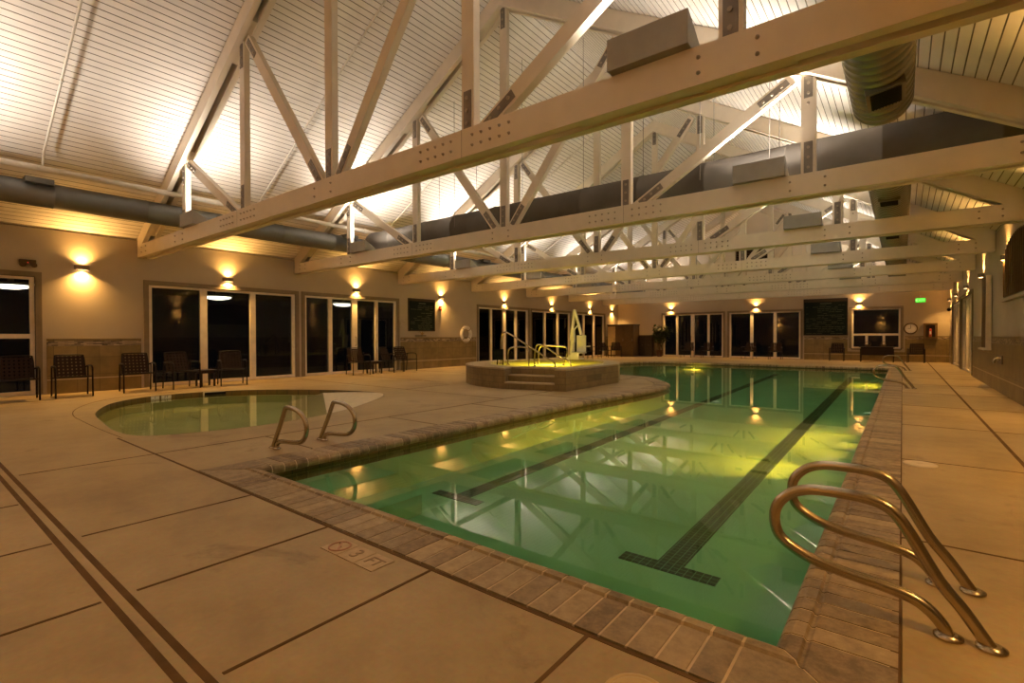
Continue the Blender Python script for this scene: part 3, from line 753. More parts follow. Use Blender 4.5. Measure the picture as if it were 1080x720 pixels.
def area(name, loc, direction, size, power, col, spread=180, size_y=None):
    l = bpy.data.lights.new(name, 'AREA'); l.energy = power; l.color = col; l.spread = radians(spread)
    if size_y: l.shape = 'RECTANGLE'; l.size = size; l.size_y = size_y
    else: l.shape = 'DISK'; l.size = size
    o = bpy.data.objects.new(name, l); COL.objects.link(o); o.location = loc
    o.rotation_euler = Vector(direction).to_track_quat('-Z', 'Y').to_euler(); return o
WARM = (1, .53, .14)
P_UP, P_DN, P_ROOF = 11, 21, 40
for x, y, rz, l in SCON:
    o = sc0 if first else copy_tree(sc0); first = False
    o.location = (x, y, ZS); o.rotation_euler = (0, 0, rz)
    tag(o, 'bronze up-down sconce '+l, 'wall lamp', 'up and down wall sconces')
    p = Vector((x, y, ZS))+Vector((cos(rz), sin(rz), 0))*.075
    area('sconce_light_up', p+Vector((0, 0, .052)), (cos(rz)*.05, sin(rz)*.05, 1), .07, P_UP*(1.1 if x == XR else 2.2 if y == YN else 1), WARM, 95 if x == XR else 130)
    area('sconce_light_down', p-Vector((0, 0, .052)), (cos(rz)*.05, sin(rz)*.05, -1), .07, P_DN*(.56 if x == XR else 2.6 if y == YN else 1), WARM, 115 if x == XR else 130)
for k, p in enumerate(UPL):
    area('uplight_lamp', p+Vector((0, .10, .19)), (0, .22, 1), .58, P_ROOF*(.45 if k == 0 else 1.1 if k == 8 else .75 if k in (1, 9) else 1.6 if k % 8 < 4 else .7), (1, .90, .80), 125, .22)

# ------------------------------------------------------------------ spa
SF, SA = Vector((-7.5, 9.2)), Vector((-5.98, 9.6)); st = (SA-SF).normalized(); sn = Vector((st.y, -st.x))
def sp(s, d): return tuple(SF + st*s - sn*d)
SOUT = [tuple(SA), (-6.02, 12.3), (-6.6, 13.5), (-7.6, 14.25), (-8.9, 14.2), (-9.75, 13.4), (-10.15, 12.2), (-10.05, 11.0), (-9.6, 10.15), (-8.95, 9.6), (-8.25, 9.3)]
rest = [tuple(p[:2]) for p in catmull([(x, y, 0) for x, y in SOUT[1:]+[tuple(SF)]], 3)]
SNOT = [sp(.04, 0), sp(.04, .46), sp(1.30, .46), sp(1.30, 0)]
SPOLY = [tuple(SA)] + rest + SNOT
SFULL = ccw([tuple(SA)] + rest)
inner = [tuple(Vector((-8.03, 11.95)) + (Vector(p)-Vector((-8.03, 11.95)))*.76) for p in offset(SFULL, -.02)]
inner = [(x, y+.12) for x, y in inner]
root = empty('spa_tub', (-8.03, 11.9, 0), 0, 'raised tan tiled spa tub with three steps on the deck beside the lap pool', 'hot tub')
OX, OY = -8.03, 11.9
loc = lambda P: [(x-OX, y-OY) for x, y in P]
b = MB(); b.prism(loc(SPOLY), 0, .47, top=False, bottom=False); b.build('tiled_wall', M_SPA, root)
b = MB(); o_ = loc(SPOLY); i_ = loc(inner)
polymesh(b, [o_, i_], lambda x, y: .5)
for L, za, zb in ((o_, .46, .5), (i_, .3, .5)):
    n = len(L); b.add([(x, y, za) for x, y in L]+[(x, y, zb) for x, y in L], [(i, (i+1) % n, n+(i+1) % n, n+i) for i in range(n)])
b.build('rim', M_SPACAP, root, fix=True)
b = MB(); n = len(i_); b.add([(x, y, .08) for x, y in i_]+[(x, y, .46) for x, y in i_], [(i, (i+1) % n, n+(i+1) % n, n+i) for i in range(n)]); polymesh(b, [i_], lambda x, y: .08)
b.build('basin', M_SPLASTER, root, fix=True)
for d0, z in ((.01, .165), (.235, .33)):
    b = MB(); b.prism(loc([sp(.045, d0), sp(1.295, d0), sp(1.295, .455), sp(.045, .455)]), 0, z-.03, 0, top=False); s_ = b.build('step', M_SPA, root)
    b = MB(); b.prism(loc([sp(.045, d0-.015), sp(1.295, d0-.015), sp(1.295, .455), sp(.045, .455)]), z-.03, z); b.build('tread', M_STEPEDGE, s_)
b = MB(); polymesh(b, [inner], lambda x, y: .43); tag(b.build('spa_water', M_WATER3), 'glowing yellow green water in the raised spa tub', 'water')
# spa rails
def rail(name, pts, r, label, z=0, group=None, smooth=5):
    t = empty(name, (pts[0][0], pts[0][1], pts[0][2]), 0, label, 'handrail', group)
    o = Vector(pts[0]); b = MB(); b.tube([p-o for p in catmull(pts, smooth)], r, 12); b.build('tube', M_CHROME, t)
    for p in (pts[0], pts[-1]):
        q = Vector(p)-o; b = MB(); b.lathe([(.052, q.z), (.052, q.z+.012), (.03, q.z+.03)], (q.x, q.y, 0), 'z', 16); b.build('base_flange', M_CHROME, t)
    return t
rail('stair_rail', [(-8.62, 10.5, .5), (-8.62, 10.5, .9), (-8.6, 10.5, 1.25), (-8.5, 10.5, 1.36), (-8.3, 10.5, 1.31), (-7.75, 10.5, 1.03), (-7.15, 10.5, .72), (-6.9, 10.5, .6), (-6.85, 10.5, .43)], .021, 'tall steel stair rail sloping down into the spa from its left rim', group='steel rails of the spa')
rail('stair_rail', [(-7.85, 11.0, .43), (-7.85, 11.0, .7), (-7.8, 11.0, .98), (-7.7, 11.0, 1.03), (-7.5, 11.0, .97), (-7.05, 11.0, .73), (-6.75, 11.0, .6), (-6.7, 11.0, .43)], .021, 'shorter steel stair rail sloping into the spa behind the tall one', group='steel rails of the spa')
rail('grab_rail', [(-8.2, 10.28, .5), (-8.2, 10.28, .8), (-8.15, 10.3, .93), (-8.0, 10.35, .97), (-7.75, 10.36, .97), (-7.62, 10.37, .92), (-7.58, 10.37, .75), (-7.58, 10.37, .43)], .02, 'low arched steel grab rail on the spa rim, in front of the stair rails', group='steel rails of the spa')
rail('grab_rail', [(-8.35, 11.9, .43), (-8.35, 11.9, .75), (-8.3, 11.9, .93), (-8.1, 11.9, .98), (-7.5, 11.9, .96), (-7.38, 11.9, .88), (-7.4, 11.9, .7), (-7.5, 11.9, .43)], .02, 'low arched steel grab rail at the middle of the spa, behind the stair rails', group='steel rails of the spa')
t = empty('sign_stand', (-8.42, 10.16, .5), 0, 'small dark green sign board on two posts standing on the spa rim', 'sign')
b = MB(); b.box(-.2, .16, -.015, .015, .13, .42); b.build('sign_board', M_GREENB, t, bevel=.004)
for x in (-.07, .12):
    b = MB(); b.tube([(x, .03, 0), (x, .03, .38)], .018, 10); b.build('post', M_BWOOD, t)
# pool lift on the spa's back rim
t = empty('pool_lift', (-8.4, 13.95, .5), 0, 'white pool lift with a seat hanging from its slanted arm, behind the spa', 'pool lift')
b = MB(); b.box(-.24, .3, -.16, .16, 0, .05); b.box(-.14, .14, -.11, .11, .05, .14); b.build('base', M_WHITE, t, bevel=.01)
b = MB(); b.bar((-.05, 0, .12), (-.02, 0, 1.0), .11, .11, 0, (0, 1, 0)); b.bar((-.10, 0, .6), (.05, 0, 1.62), .075, .075, 0, (0, 1, 0)); b.build('mast', M_WHITE, t, bevel=.008)
b = MB(); b.bar((.05, 0, 1.60), (.30, -.02, .80), .07, .07, 0, (0, 1, 0)); b.bar((-.03, .0, .9), (.20, 0, 1.15), .035, .035, 0, (0, 1, 0)); b.build('arm', M_WHITE, t, bevel=.008)
b = MB(); b.box(-.02, .36, -.20, .22, .20, .24); b.box(.0, .34, .18, .23, .24, .78); b.box(.02, .32, -.22, -.19, .02, .2); b.build('seat', M_WHITE, t, bevel=.012)
b = MB(); b.box(-.16, -.02, .05, .16, .55, .85); b.build('battery_box', M_WHITE, t, bevel=.015)
b = MB(); b.tube([(.36, -.2, .42), (.50, -.24, .43), (.56, -.24, .42)], .018, 8); b.tube([(.36, .2, .42), (.50, .2, .43)], .018, 8); b.build('armrest', M_WHITE, t)

# ------------------------------------------------------------------ figure-four pool rails
RP = [(.285, 0), (.20, .13), (.12, .235), (.03, .40), (-.02, .475), (-.07, .51), (-.14, .525), (-.24, .528), (-.34, .522), (-.42, .49), (-.475, .43), (-.492, .36), (-.475, .285), (-.42, .235), (-.33, .195), (-.2, .168), (-.06, .15), (.04, .128), (.10, .09), (.14, .04), (.155, 0)]
def four_rail(x, y, flip, label, group, s=1):
    t = empty('pool_handrail', (x, y, 0), 0, label, 'handrail', group)
    pts = [((px*s if not flip else -px*s), 0, pz*s) for px, pz in RP]
    b = MB(); b.tube(catmull(pts, 4), .025, 14); b.build('tube', M_CHROME, t)
    for q in (pts[0], pts[-1]):
        b = MB(); b.lathe([(.05, 0.003), (.05, .012), (.03, .022)], (q[0], 0, 0), 'z', 18); b.build('base_flange', M_CHROME, t)
    return t
four_rail(0, 2.72, False, 'bent steel handrail at the lower right, closest to the camera', 'steel handrails beside the lap pool')
four_rail(-.01, 3.27, False, 'bent steel handrail just behind the one closest to the camera, lower right', 'steel handrails beside the lap pool')
four_rail(-.06, 15.0, False, 'bent steel handrail far down the right deck, nearer of the two there', 'steel handrails beside the lap pool')
four_rail(-.06, 22.6, False, 'bent steel handrail at the far right pool corner, before the far chairs', 'steel handrails beside the lap pool')
def left_rail(y, label):
    t = empty('pool_handrail', (-5.55, y, 0), 0, label, 'handrail', 'steel handrails beside the lap pool')
    pts = [(-.03, 0, 0), (.05, 0, .13), (.14, 0, .27), (.225, 0, .42), (.27, 0, .478), (.36, 0, .485), (.47, 0, .475), (.58, 0, .44), (.66, 0, .38), (.69, 0, .30), (.67, 0, .22), (.60, 0, .155), (.48, 0, .125), (.2, 0, .10), (.12, 0, .085), (.07, 0, .05), (.065, 0, 0)]
    b = MB(); b.tube(catmull(pts, 4), .024, 14); b.build('tube', M_CHROME, t)
    for q in (pts[0], pts[-1]):
        b = MB(); b.lathe([(.042, 0.003), (.042, .012), (.03, .022)], (q[0], 0, 0), 'z', 18); b.build('base_flange', M_CHROME, t)
left_rail(2.74, 'P-shaped steel handrail between the two pools, the left one of the pair')
left_rail(3.32, 'P-shaped steel handrail between the two pools, the right one of the pair')

# ------------------------------------------------------------------ chairs
def make_chair():
    """strap chair facing +x, origin on the floor under the seat"""
    root = empty('strap_chair')
    def grid(b, f, nu, nv, wu, wv):
        for i in range(nu):
            for seg in range(nv*2):
                u = (i+.5)/nu; v0, v1 = seg/(nv*2), (seg+1)/(nv*2); z = .004*(1 if (i+seg//2) % 2 else -1)
                q = [f(u-wu/2, v0, z), f(u+wu/2, v0, z), f(u+wu/2, v1, z), f(u-wu/2, v1, z)]
                q2 = [f(u-wu/2, v0, z-.004), f(u+wu/2, v0, z-.004), f(u+wu/2, v1, z-.004), f(u-wu/2, v1, z-.004)]
                b.add(q+q2, [(0, 1, 2, 3), (7, 6, 5, 4), (0, 4, 5, 1), (1, 5, 6, 2), (2, 6, 7, 3), (3, 7, 4, 0)])
        for j in range(nv):
            v = (j+.5)/nv
            q = [f(0, v-wv/2, 0), f(1, v-wv/2, 0), f(1, v+wv/2, 0), f(0, v+wv/2, 0)]
            q2 = [f(0, v-wv/2, -.005), f(1, v-wv/2, -.005), f(1, v+wv/2, -.005), f(0, v+wv/2, -.005)]
            b.add(q+q2, [(0, 1, 2, 3), (7, 6, 5, 4), (0, 4, 5, 1), (1, 5, 6, 2), (2, 6, 7, 3), (3, 7, 4, 0)])
    W = .25
    b = MB(); grid(b, lambda u, v, z: (.25-.48*v, -W+2*W*u, .43-.04*v+z), 7, 7, .105, .10)
    b.tube([(.25, -W, .43), (-.23, -W, .39), (-.23, W, .39), (.25, W, .43)], .014, 8, 1, closed=True)
    b.build('seat', [M_STRAP, M_CFRAME], root)
    b = MB(); grid(b, lambda u, v, z: (-.22-.16*v+z, -W+2*W*u, .42+.43*v), 7, 6, .10, .10)
    b.tube(catmull([(-.215, -W, .39), (-.30, -W, .63), (-.37, -W*.94, .83), (-.385, -W*.75, .87), (-.385, W*.75, .87), (-.37, W*.94, .83), (-.30, W, .63), (-.215, W, .39)], 4), .014, 8, 1)
    b.build('backrest', [M_STRAP, M_CFRAME], root)
    for s in (-1, 1):
        y = s*.295
        b = MB(); b.tube(catmull([(-.29, s*W, .60), (-.24, y, .635), (.0, y, .65), (.18, y, .645), (.25, y, .60), (.265, y, .55)], 4), .016, 8); b.build('armrest', M_CFRAME, root)
        b = MB(); b.tube([(.265, y, .56), (.27, y, .3), (.275, y, 0)], .015, 8); b.tube([(.25, s*W, .43), (.268, y, .43)], .012, 8); b.build('leg', M_CFRAME, root)
        b = MB(); b.tube([(-.25, y, .63), (-.27, y, .35), (-.31, y, 0)], .015, 8); b.tube([(-.23, s*W, .39), (-.26, y, .39)], .012, 8); b.build('leg', M_CFRAME, root)
    return root
ch0 = make_chair(); first = True
def chair(x, y, rz, label, group):
    global first
    o = ch0 if first else copy_tree(ch0); first = False
    o.location = (x, y, 0); o.rotation_euler = (0, 0, radians(rz)); tag(o, label, 'chair', group)
GL, GF, GC = 'strap chairs along the left wall', 'chairs along the far wall', 'chairs in the far left corner'
for x, y, rz, l in ((-13.85, 1.72, -4, 'brown strap chair before the nearest window, at the left edge of the photo'), (-13.88, 2.55, -3, 'brown strap chair second from the left, against the tiled wall below the first sconce'),
                    (-13.95, 3.72, -6, 'dark chair beside the three-panel glass door, against the tiled wall'), (-13.95, 4.62, 4, 'strap chair in front of the left pane of the three-panel glass door'),
                    (-13.85, 5.75, -14, 'strap chair in front of the middle pane of the three-panel glass door'), (-14.2, 9.85, -12, 'strap chair in front of the four-panel glass door, left of the low table'),
                    (-14.2, 11.22, 20, 'strap chair in front of the four-panel glass door, right of the low table'), (-14.3, 11.92, 0, 'strap chair at the right jamb of the four-panel glass door')):
    chair(x, y, rz, l, GL)
for x, y, rz, l in ((-2.55, 29.3, -90, 'dark chair against the far wall under the big notice board'), (.5, 29.25, -95, 'dark chair against the far wall under the clock'),
                    (-9.95, 29.4, -90, 'chair in front of the four-panel far glass doors, left one'), (-8.8, 29.4, -84, 'chair in front of the four-panel far glass doors, right one'),
                    (-6.6, 29.4, -96, 'chair in front of the three-panel far glass doors, left one'), (-5.3, 29.4, -88, 'chair in front of the three-panel far glass doors, right one')):
    chair(x, y, rz, l, GF)
for x, y, rz, l in ((-13.7, 24.0, -30, 'dark chair right behind the pool lift seat'), (-13.8, 25.3, 10, 'dark chair second right of the pool lift by the left windows'), (-13.75, 26.7, -10, 'dark chair third right of the pool lift by the left windows'), (-13.7, 27.75, -60, 'dark chair just before the pale door of the corner cabinet')):
    chair(x, y, rz, l, GC)
def table(name, x, y, lx, ly, h, label, group=None):
    t = empty(name, (x, y, 0), 0, label, 'table', group)
    b = MB(); b.box(-lx/2, lx/2, -ly/2, ly/2, h-.03, h); b.build('tabletop', M_BLACKT, t, bevel=.006)
    b = MB(); b.box(-lx/2+.05, lx/2-.05, -ly/2+.05, ly/2-.05, h-(.09 if h < .6 else .4), h-.03); b.build('apron', M_BLACKT, t)
    for sx in (-1, 1):
        for sy in (-1, 1):
            b = MB(); b.box(sx*(lx/2-.05)-.02, sx*(lx/2-.05)+.02, sy*(ly/2-.05)-.02, sy*(ly/2-.05)+.02, 0, h-.09); b.build('leg', M_BLACKT, t)
    return t
table('side_table', -14.2, 10.48, .42, .45, .42, 'low dark side table between two chairs at the four-panel glass door', 'low side tables')
table('side_table', -14.05, 5.18, .42, .4, .42, 'low dark side table between two chairs at the three-panel glass door', 'low side tables')
table('table', -.95, 29.35, 1.35, .75, .72, 'dark table under the window of the far wall')
for dx, s, l in ((-.35, 1.0, 'left'), (.25, .8, 'right')):
    t = empty('basket', (-.95+dx, 29.35, .72), 0, 'small dark basket on the far wall table, the %s one' % l, 'basket', 'baskets on the far table')
    b = MB(); b.lathe([(.09*s, 0), (.13*s, .09), (.14*s, .1), (.125*s, .1), (.09*s, .02)], n=14); b.build('bowl', M_BROWN, t)
    b = MB(); b.tube(catmull([(-.13*s, 0, .1), (-.09*s, 0, .2), (0, 0, .24), (.09*s, 0, .2), (.13*s, 0, .1)], 4), .01, 6); b.build('handle', M_BROWN, t)

# ------------------------------------------------------------------ things on the walls
def board(name, axis, face, a0, a1, z0, z1, label, rows, seed, header=0):
    t = empty(name, (face, (a0+a1)/2, z0) if axis == 'y' else ((a0+a1)/2, face, z0), 0, label, 'notice board')
    hw = (a1-a0)/2; h = z1-z0; rnd = random.Random(seed)
    def bx(b, p, q, za, zb, d0, d1):
        (b.box(d0, d1, p, q, za, zb) if axis == 'y' else b.box(p, q, -d1, -d0, za, zb))
    b = MB(); bx(b, -hw, hw, 0, h, .003, .03); b.build('panel', M_GREENB, t)
    b = MB()
    bx(b, -hw-.04, hw+.04, h, h+.05+header, .003, .04); bx(b, -hw-.04, hw+.04, -.04, 0, .003, .04); bx(b, -hw-.04, -hw, 0, h, .003, .04); bx(b, hw, hw+.04, 0, h, .003, .04)
    b.build('frame', M_BWOOD, t)
    b = MB(); rh = (h-.16)/rows
    bx(b, -hw*.25, hw*.3, h-.1, h-.06, .03, .033)
    for r in range(rows):
        z = h-.19-r*rh; p = -hw+.08+(.55*hw if rnd.random() < .4 else 0)
        while p < hw-.2:
            w = rnd.uniform(.08, .3)
            if rnd.random() < .72: bx(b, p, min(p+w, hw-.07), z, z+rh*.22, .03, .033)
            p += w+.04
    b.build('lettering', M_MARKS, t)
    return t
board('notice_board', 'y', XL, 12.47, 13.76, 1.5, 2.62, 'dark green rules board with rows of small lettering on the left wall', 14, 3, .05)
board('notice_board', 'x', YF, -4.06, -2.2, 1.3, 2.99, 'large dark green board with rows of small lettering on the far wall', 18, 5, .12)
# life ring
t = empty('life_ring', (XL+.03, 15.52, 1.36), 0, 'white life ring hanging on the left wall beside the spa', 'life ring')
b = MB(); b.tube([(.075, .27*cos(2*pi*i/32), .27*sin(2*pi*i/32)) for i in range(32)], .062, 12, closed=True); b.build('ring', M_WHITE, t)
b = MB(); b.tube([(.075, .36*cos(2*pi*i/32)*(1+.03*cos(8*pi*i/32)), .36*sin(2*pi*i/32)*(1+.03*cos(8*pi*i/32))) for i in range(32)], .009, 6, closed=True); b.build('grab_line', M_FRAME, t)
b = MB()
for k in range(4):
    a = pi/4+k*pi/2; c = Vector((.075, .27*cos(a), .27*sin(a)))
    b.tube([c+Vector((.066*cos(q), .066*sin(q)*cos(a), .066*sin(q)*sin(a))) for q in [2*pi*j/10 for j in range(10)]], .012, 6, closed=True)
b.build('band', M_BROWN, t)
b = MB(); b.box(-.03, .07, -.03, .03, .2, .26); b.build('hook', M_STEEL, t)
# fire horn
t = empty('fire_horn', (XL, 14.1, 2.4), 0, 'small red fire alarm horn on the left wall below the sconce', 'alarm')
b = MB(); b.box(-.001, .05, -.06, .06, -.09, .09); b.build('body', M_RED, t, bevel=.008)
b = MB(); b.lathe([(.04, .05), (.045, .07), (.03, .075)], (0, 0, -.03), 'x', 14); b.build('horn', M_RED, t)
t = empty('exit_light', (XL, 2.0, 2.86), 0, 'small emergency light unit on the left wall above the nearest window', 'emergency light')
b = MB(); b.box(-.001, .07, -.13, .13, -.03, .06); b.build('body', M_BROWN, t, bevel=.01)
for y in (-.09, .09):
    b = MB(); b.lathe([(.03, .0), (.05, .05), (.052, .06)], (.06, y, -.06), 'x', 14); b.build('lamp_head', M_BROWN, t)
b = MB(); b.lathe([(.008, .07), (.006, .076)], (0, 0, -.005), 'x', 8); b.build('indicator', emis('red_led', (1, .06, .03), 1.5), t)
t = empty('wall_shelf', (XL, 13.0, 1.27), 0, 'small wall shelf with dried leaves under the green board on the left wall', 'shelf')
b = MB(); b.box(.018, .17, -.24, .2, 0, .03); b.build('shelf_board', M_DBROWN, t)
b = MB()
for k in range(16):
    a = random.uniform(0, 2*pi); r = random.uniform(.05, .16); p = Vector((.09, .06, .03)); q = p+Vector((cos(a)*.06, sin(a)*r, random.uniform(.04, .17)))
    b.tube([p, (p+q)/2+Vector((0, 0, .03)), q], [.004, .014, .003], 5)
b.build('dried_leaves', plain('dried_leaf', (.3, .17, .03), .6, 0, .3, 20), t)
t = empty('wall_dial', (XL, 12.17, 1.72), 0, 'pale round dial on the left wall, left of the green board', 'dial')
b = MB(); b.lathe([(.11, .003), (.11, .02), (.09, .028)], (0, 0, .0), 'x', 20); b.build('dial', M_PAINT, t)
b = MB(); b.box(.003, .02, -.06, .06, .2, .3); b.build('plate', M_PAINT, t)
# exit sign
t = empty('exit_sign', (.66, YF, 2.78), 0, 'lit green EXIT sign on the far wall', 'exit sign')
b = MB(); b.box(-.2, .2, -.07, -.005, 0, .22); b.build('housing', M_WHITE, t, bevel=.008)
b = MB(); b.box(-.18, .18, -.078, -.071, .02, .2); b.build('face', M_EXIT, t)
text_mesh('lettering', 'EXIT', .17, emis('exit_letters', (.25, 1, .15), 1.5), t, Matrix.Translation((0, -.081, .11)) @ Matrix.Rotation(pi/2, 4, 'X'))
b = MB(); b.tube([(0, -.03, .22), (0, -.03, .36)], .01, 8); b.build('stem', M_WHITE, t)
# clock
t = empty('wall_clock', (.31, YF, 1.58), 0, 'round dark-rimmed wall clock on the far wall left of the extinguisher cabinet', 'clock')
b = MB(); b.lathe([(.255, -.004), (.27, -.03), (.25, -.06), (.215, -.045), (.215, -.004)], axis='y', n=32); b.build('rim', M_BROWN, t, fix=True)
b = MB(); b.lathe([(.214, -.03), (.214, -.02)], axis='y', n=32); b.build('face', M_WHITE, t, fix=True)
b = MB(); b.box(-.008, .008, -.036, -.031, 0, .15); b.box(-.1, .0, -.036, -.031, -.008, .008)
for k in range(12): a = k*pi/6; b.box(.18*cos(a)-.008, .18*cos(a)+.008, -.035, -.031, .18*sin(a)-.008, .18*sin(a)+.008)
b.build('hands', M_DARK, t)
# extinguisher cabinet
t = empty('extinguisher_cabinet', (1.02, YF, 1.1), 0, 'wooden framed fire extinguisher cabinet on the far wall right of the clock', 'cabinet')
b = MB()
for x0, x1, z0, z1 in ((-.25, .25, .64, .72), (-.25, .25, 0, .08), (-.25, -.17, .08, .64), (.17, .25, .08, .64)): b.box(x0, x1, -.15, -.02, z0, z1)
b.build('frame', M_BROWN, t)
b = MB(); b.box(-.17, .17, -.035, -.02, .08, .64); b.build('back', M_DBROWN, t)
t2 = empty('fire_extinguisher', (1.02, YF-.095, 1.185), 0, 'red fire extinguisher inside the wooden cabinet on the far wall', 'fire extinguisher')
b = MB(); b.lathe([(.02, 0), (.05, .008), (.052, .30), (.04, .36), (.016, .39)], n=16); b.build('tank', M_RED, t2)
b = MB(); b.box(-.014, .014, -.014, .014, .39, .42); b.box(-.014, .07, -.008, .008, .42, .435); b.build('valve', M_DARK, t2)
b = MB(); b.box(-.03, .03, -.054, -.044, .12, .26); b.build('label_plate', M_WHITE, t2)
# right wall: arched louvred window, recess, fixtures
t = empty('arched_window', (XR, 12.9, 2.0), 0, 'dark arch-topped louvred window high on the right wall', 'window')
pts = [(-1.55, 0), (1.55, 0), (1.55, .75)] + [(1.55*cos(a), .75+.45*sin(a)) for a in [pi*k/16 for k in range(1, 16)]] + [(-1.55, .75)]
b = MB(); vs = [(-.01, y, z) for y, z in pts]+[(-.05, y, z) for y, z in pts]; n = len(pts)
b.add(vs, [tuple(range(n)), tuple(range(2*n-1, n-1, -1))]+[(i, (i+1) % n, n+(i+1) % n, n+i) for i in range(n)]); b.build('louvre_panel', plain('louvre', (.10, .062, .03), .5, 0, .15, 10), t, fix=True)
b = MB()
for k in range(16):
    y = -1.45+k*.19; zt = .75+.45*sqrt(max(0, 1-(y/1.55)**2)); b.box(-.075, -.05, y-.02, y+.02, .03, zt-.04)
b.build('louvre_slats', M_BROWN, t)
b = MB(); b.box(-.08, -.005, -1.62, 1.62, -.06, 0); b.build('sill', M_PAINT, t)
t = empty('wall_cabinet', (XR, 17.0, .95), 0, 'tall brown cabinet with a pale edge and shelf on the right wall', 'cabinet')
b = MB(); b.box(-.10, -.02, -.42, .5, 0, 1.75); b.build('carcass', M_BROWN, t, bevel=.004)
b = MB(); b.box(-.115, -.02, -.5, -.42, -.02, 1.75); b.build('edge_trim', M_FRAME, t)
b = MB(); b.box(-.16, -.02, -.52, .55, -.06, -.02); b.build('shelf', M_FRAME, t)
t = empty('wall_valve', (XR-.018, 15.0, .72), 0, 'small chrome valve on the tiled right wall', 'valve')
b = MB(); b.box(-.02, -.001, -.28, .3, -.09, .09); b.build('plate', M_STEEL, t, bevel=.004)
b = MB(); b.tube(catmull([(-.02, 0, 0), (-.08, 0, .02), (-.11, .0, -.02), (-.11, 0, -.07)], 4), .02, 10); b.lathe([(.04, -.06), (.04, -.03)], (0, .16, .02), 'x', 12); b.lathe([(.04, -.06), (.04, -.03)], (0, -.14, .02), 'x', 12); b.build('spout', M_CHROME, t)
t = empty('security_camera', (XR-.02, 28.95, 2.42), 0, 'small dark camera on the right wall in the far corner', 'camera')
b = MB(); b.box(-.02, 0, -.06, .06, -.06, .06); b.build('mount', M_DBROWN, t)
b = MB(); b.ball((-.08, 0, -.04), .075, 12); b.build('dome', M_DARK, t)
# corner cabinets and plant
t = empty('tall_cabinet', (-13.85, 29.0, 0), 0, 'tall brown cabinet with one pale door in the far left corner', 'cabinet')
b = MB(); b.box(-.87, .87, -.38, .5, 0, 1.92); b.build('carcass', M_BROWN, t)
b = MB(); b.box(-.9, .91, -.43, .53, 1.92, 1.98); b.build('top', M_DBROWN, t)
for k, (x0, x1) in enumerate(((-.85, -.34), (-.32, .24), (.28, .85))):
    b = MB(); b.box(x0, x1, -.402, -.381, .08, 1.86); d = b.build('door', M_LOCKER if k == 0 else M_BROWN, t)
    if k == 0: d['label'] = 'pale door'
    b = MB(); b.box(x1-.06, x1-.04, -.425, -.402, .95, 1.1); b.build('handle', M_STEEL, d)
t = empty('low_cabinet', (-12.45, 29.6, 0), 0, 'lower dark cabinet between the tall corner cabinet and the plant', 'cabinet')
b = MB(); b.box(-.45, .42, -.35, .45, 0, 1.27); b.build('carcass', M_DBROWN, t)
b = MB(); b.box(-.47, .43, -.38, .45, 1.27, 1.31); b.build('top', M_DBROWN, t)
for x0, x1 in ((-.43, -.03), (-.01, .39)):
    b = MB(); b.box(x0, x1, -.37, -.351, .08, 1.22); d = b.build('door', M_DBROWN, t)
    b = MB(); b.lathe([(.015, -.4), (.015, -.371)], ((x0+x1)/2, 0, .7), 'y', 8); b.build('knob', M_STEEL, d)
t = empty('potted_plant', (-11.6, 29.3, 0), 0, 'bushy green plant in a pot left of the far glass doors', 'plant')
b = MB(); b.lathe([(.14, 0), (.2, .36), (.22, .38), (.2, .4), (.17, .38)], n=18); b.build('pot', M_POT, t)
b = MB(); rnd = random.Random(11); tips = []
for k in range(7):
    a = rnd.uniform(0, 2*pi); q = Vector((.22*cos(a), .18*sin(a), rnd.uniform(1.1, 1.75))); b.tube([(0, 0, .36), (q.x*.3, q.y*.3, .8), q], [.02, .014, .006], 6); tips.append(q)
b.build('stems', M_BROWN, t)
b = MB()
for k in range(560):
    q = rnd.choice(tips); c = q*rnd.uniform(.72, 1.06)+Vector((rnd.gauss(0, .19), rnd.gauss(0, .14), rnd.gauss(0, .17)))
    if c.x < -.34 or c.y > .5: continue
    d = Vector((rnd.gauss(0, 1), rnd.gauss(0, 1), rnd.gauss(-.2, .6))).normalized(); s = d.cross(Vector((rnd.random(), rnd.random(), 1))).normalized(); L = rnd.uniform(.16, .30)
    m = c+d*L*.5+Vector((0, 0, .012)); b.add([c, m+s*L*.22, c+d*L, m-s*L*.22, m-Vector((0, 0, .004))], [(0, 1, 2), (0, 2, 3), (0, 4, 1), (4, 2, 1), (0, 3, 4), (3, 2, 4)])
b.build('foliage', M_LEAF, t)

# ------------------------------------------------------------------ small things on the deck
for x, y, r, l in ((-.72, 1.77-.16, .115, 'tan round skimmer lid in the deck at the bottom edge of the photo'), (.14, 6.22, .135, 'pale round skimmer lid in the right deck beside the pool')):
    t = empty('skimmer_lid', (x, y, 0), 0, l, 'lid', 'round skimmer lids in the deck')
    m_ = plain('lid_plastic', (.60, .42, .18) if y < 3 else (.66, .56, .40), .5)
    b = MB(); b.lathe([(r, .0), (r, .008), (r-.012, .012), (r-.02, .009)], n=30); b.build('rim', m_, t)
    b = MB(); b.lathe([(r-.022, .001), (r-.022, .010), (r-.03, .011)], n=30); b.box(-.03, .03, -.008, .008, .011, .015); b.build('cover', m_, t)
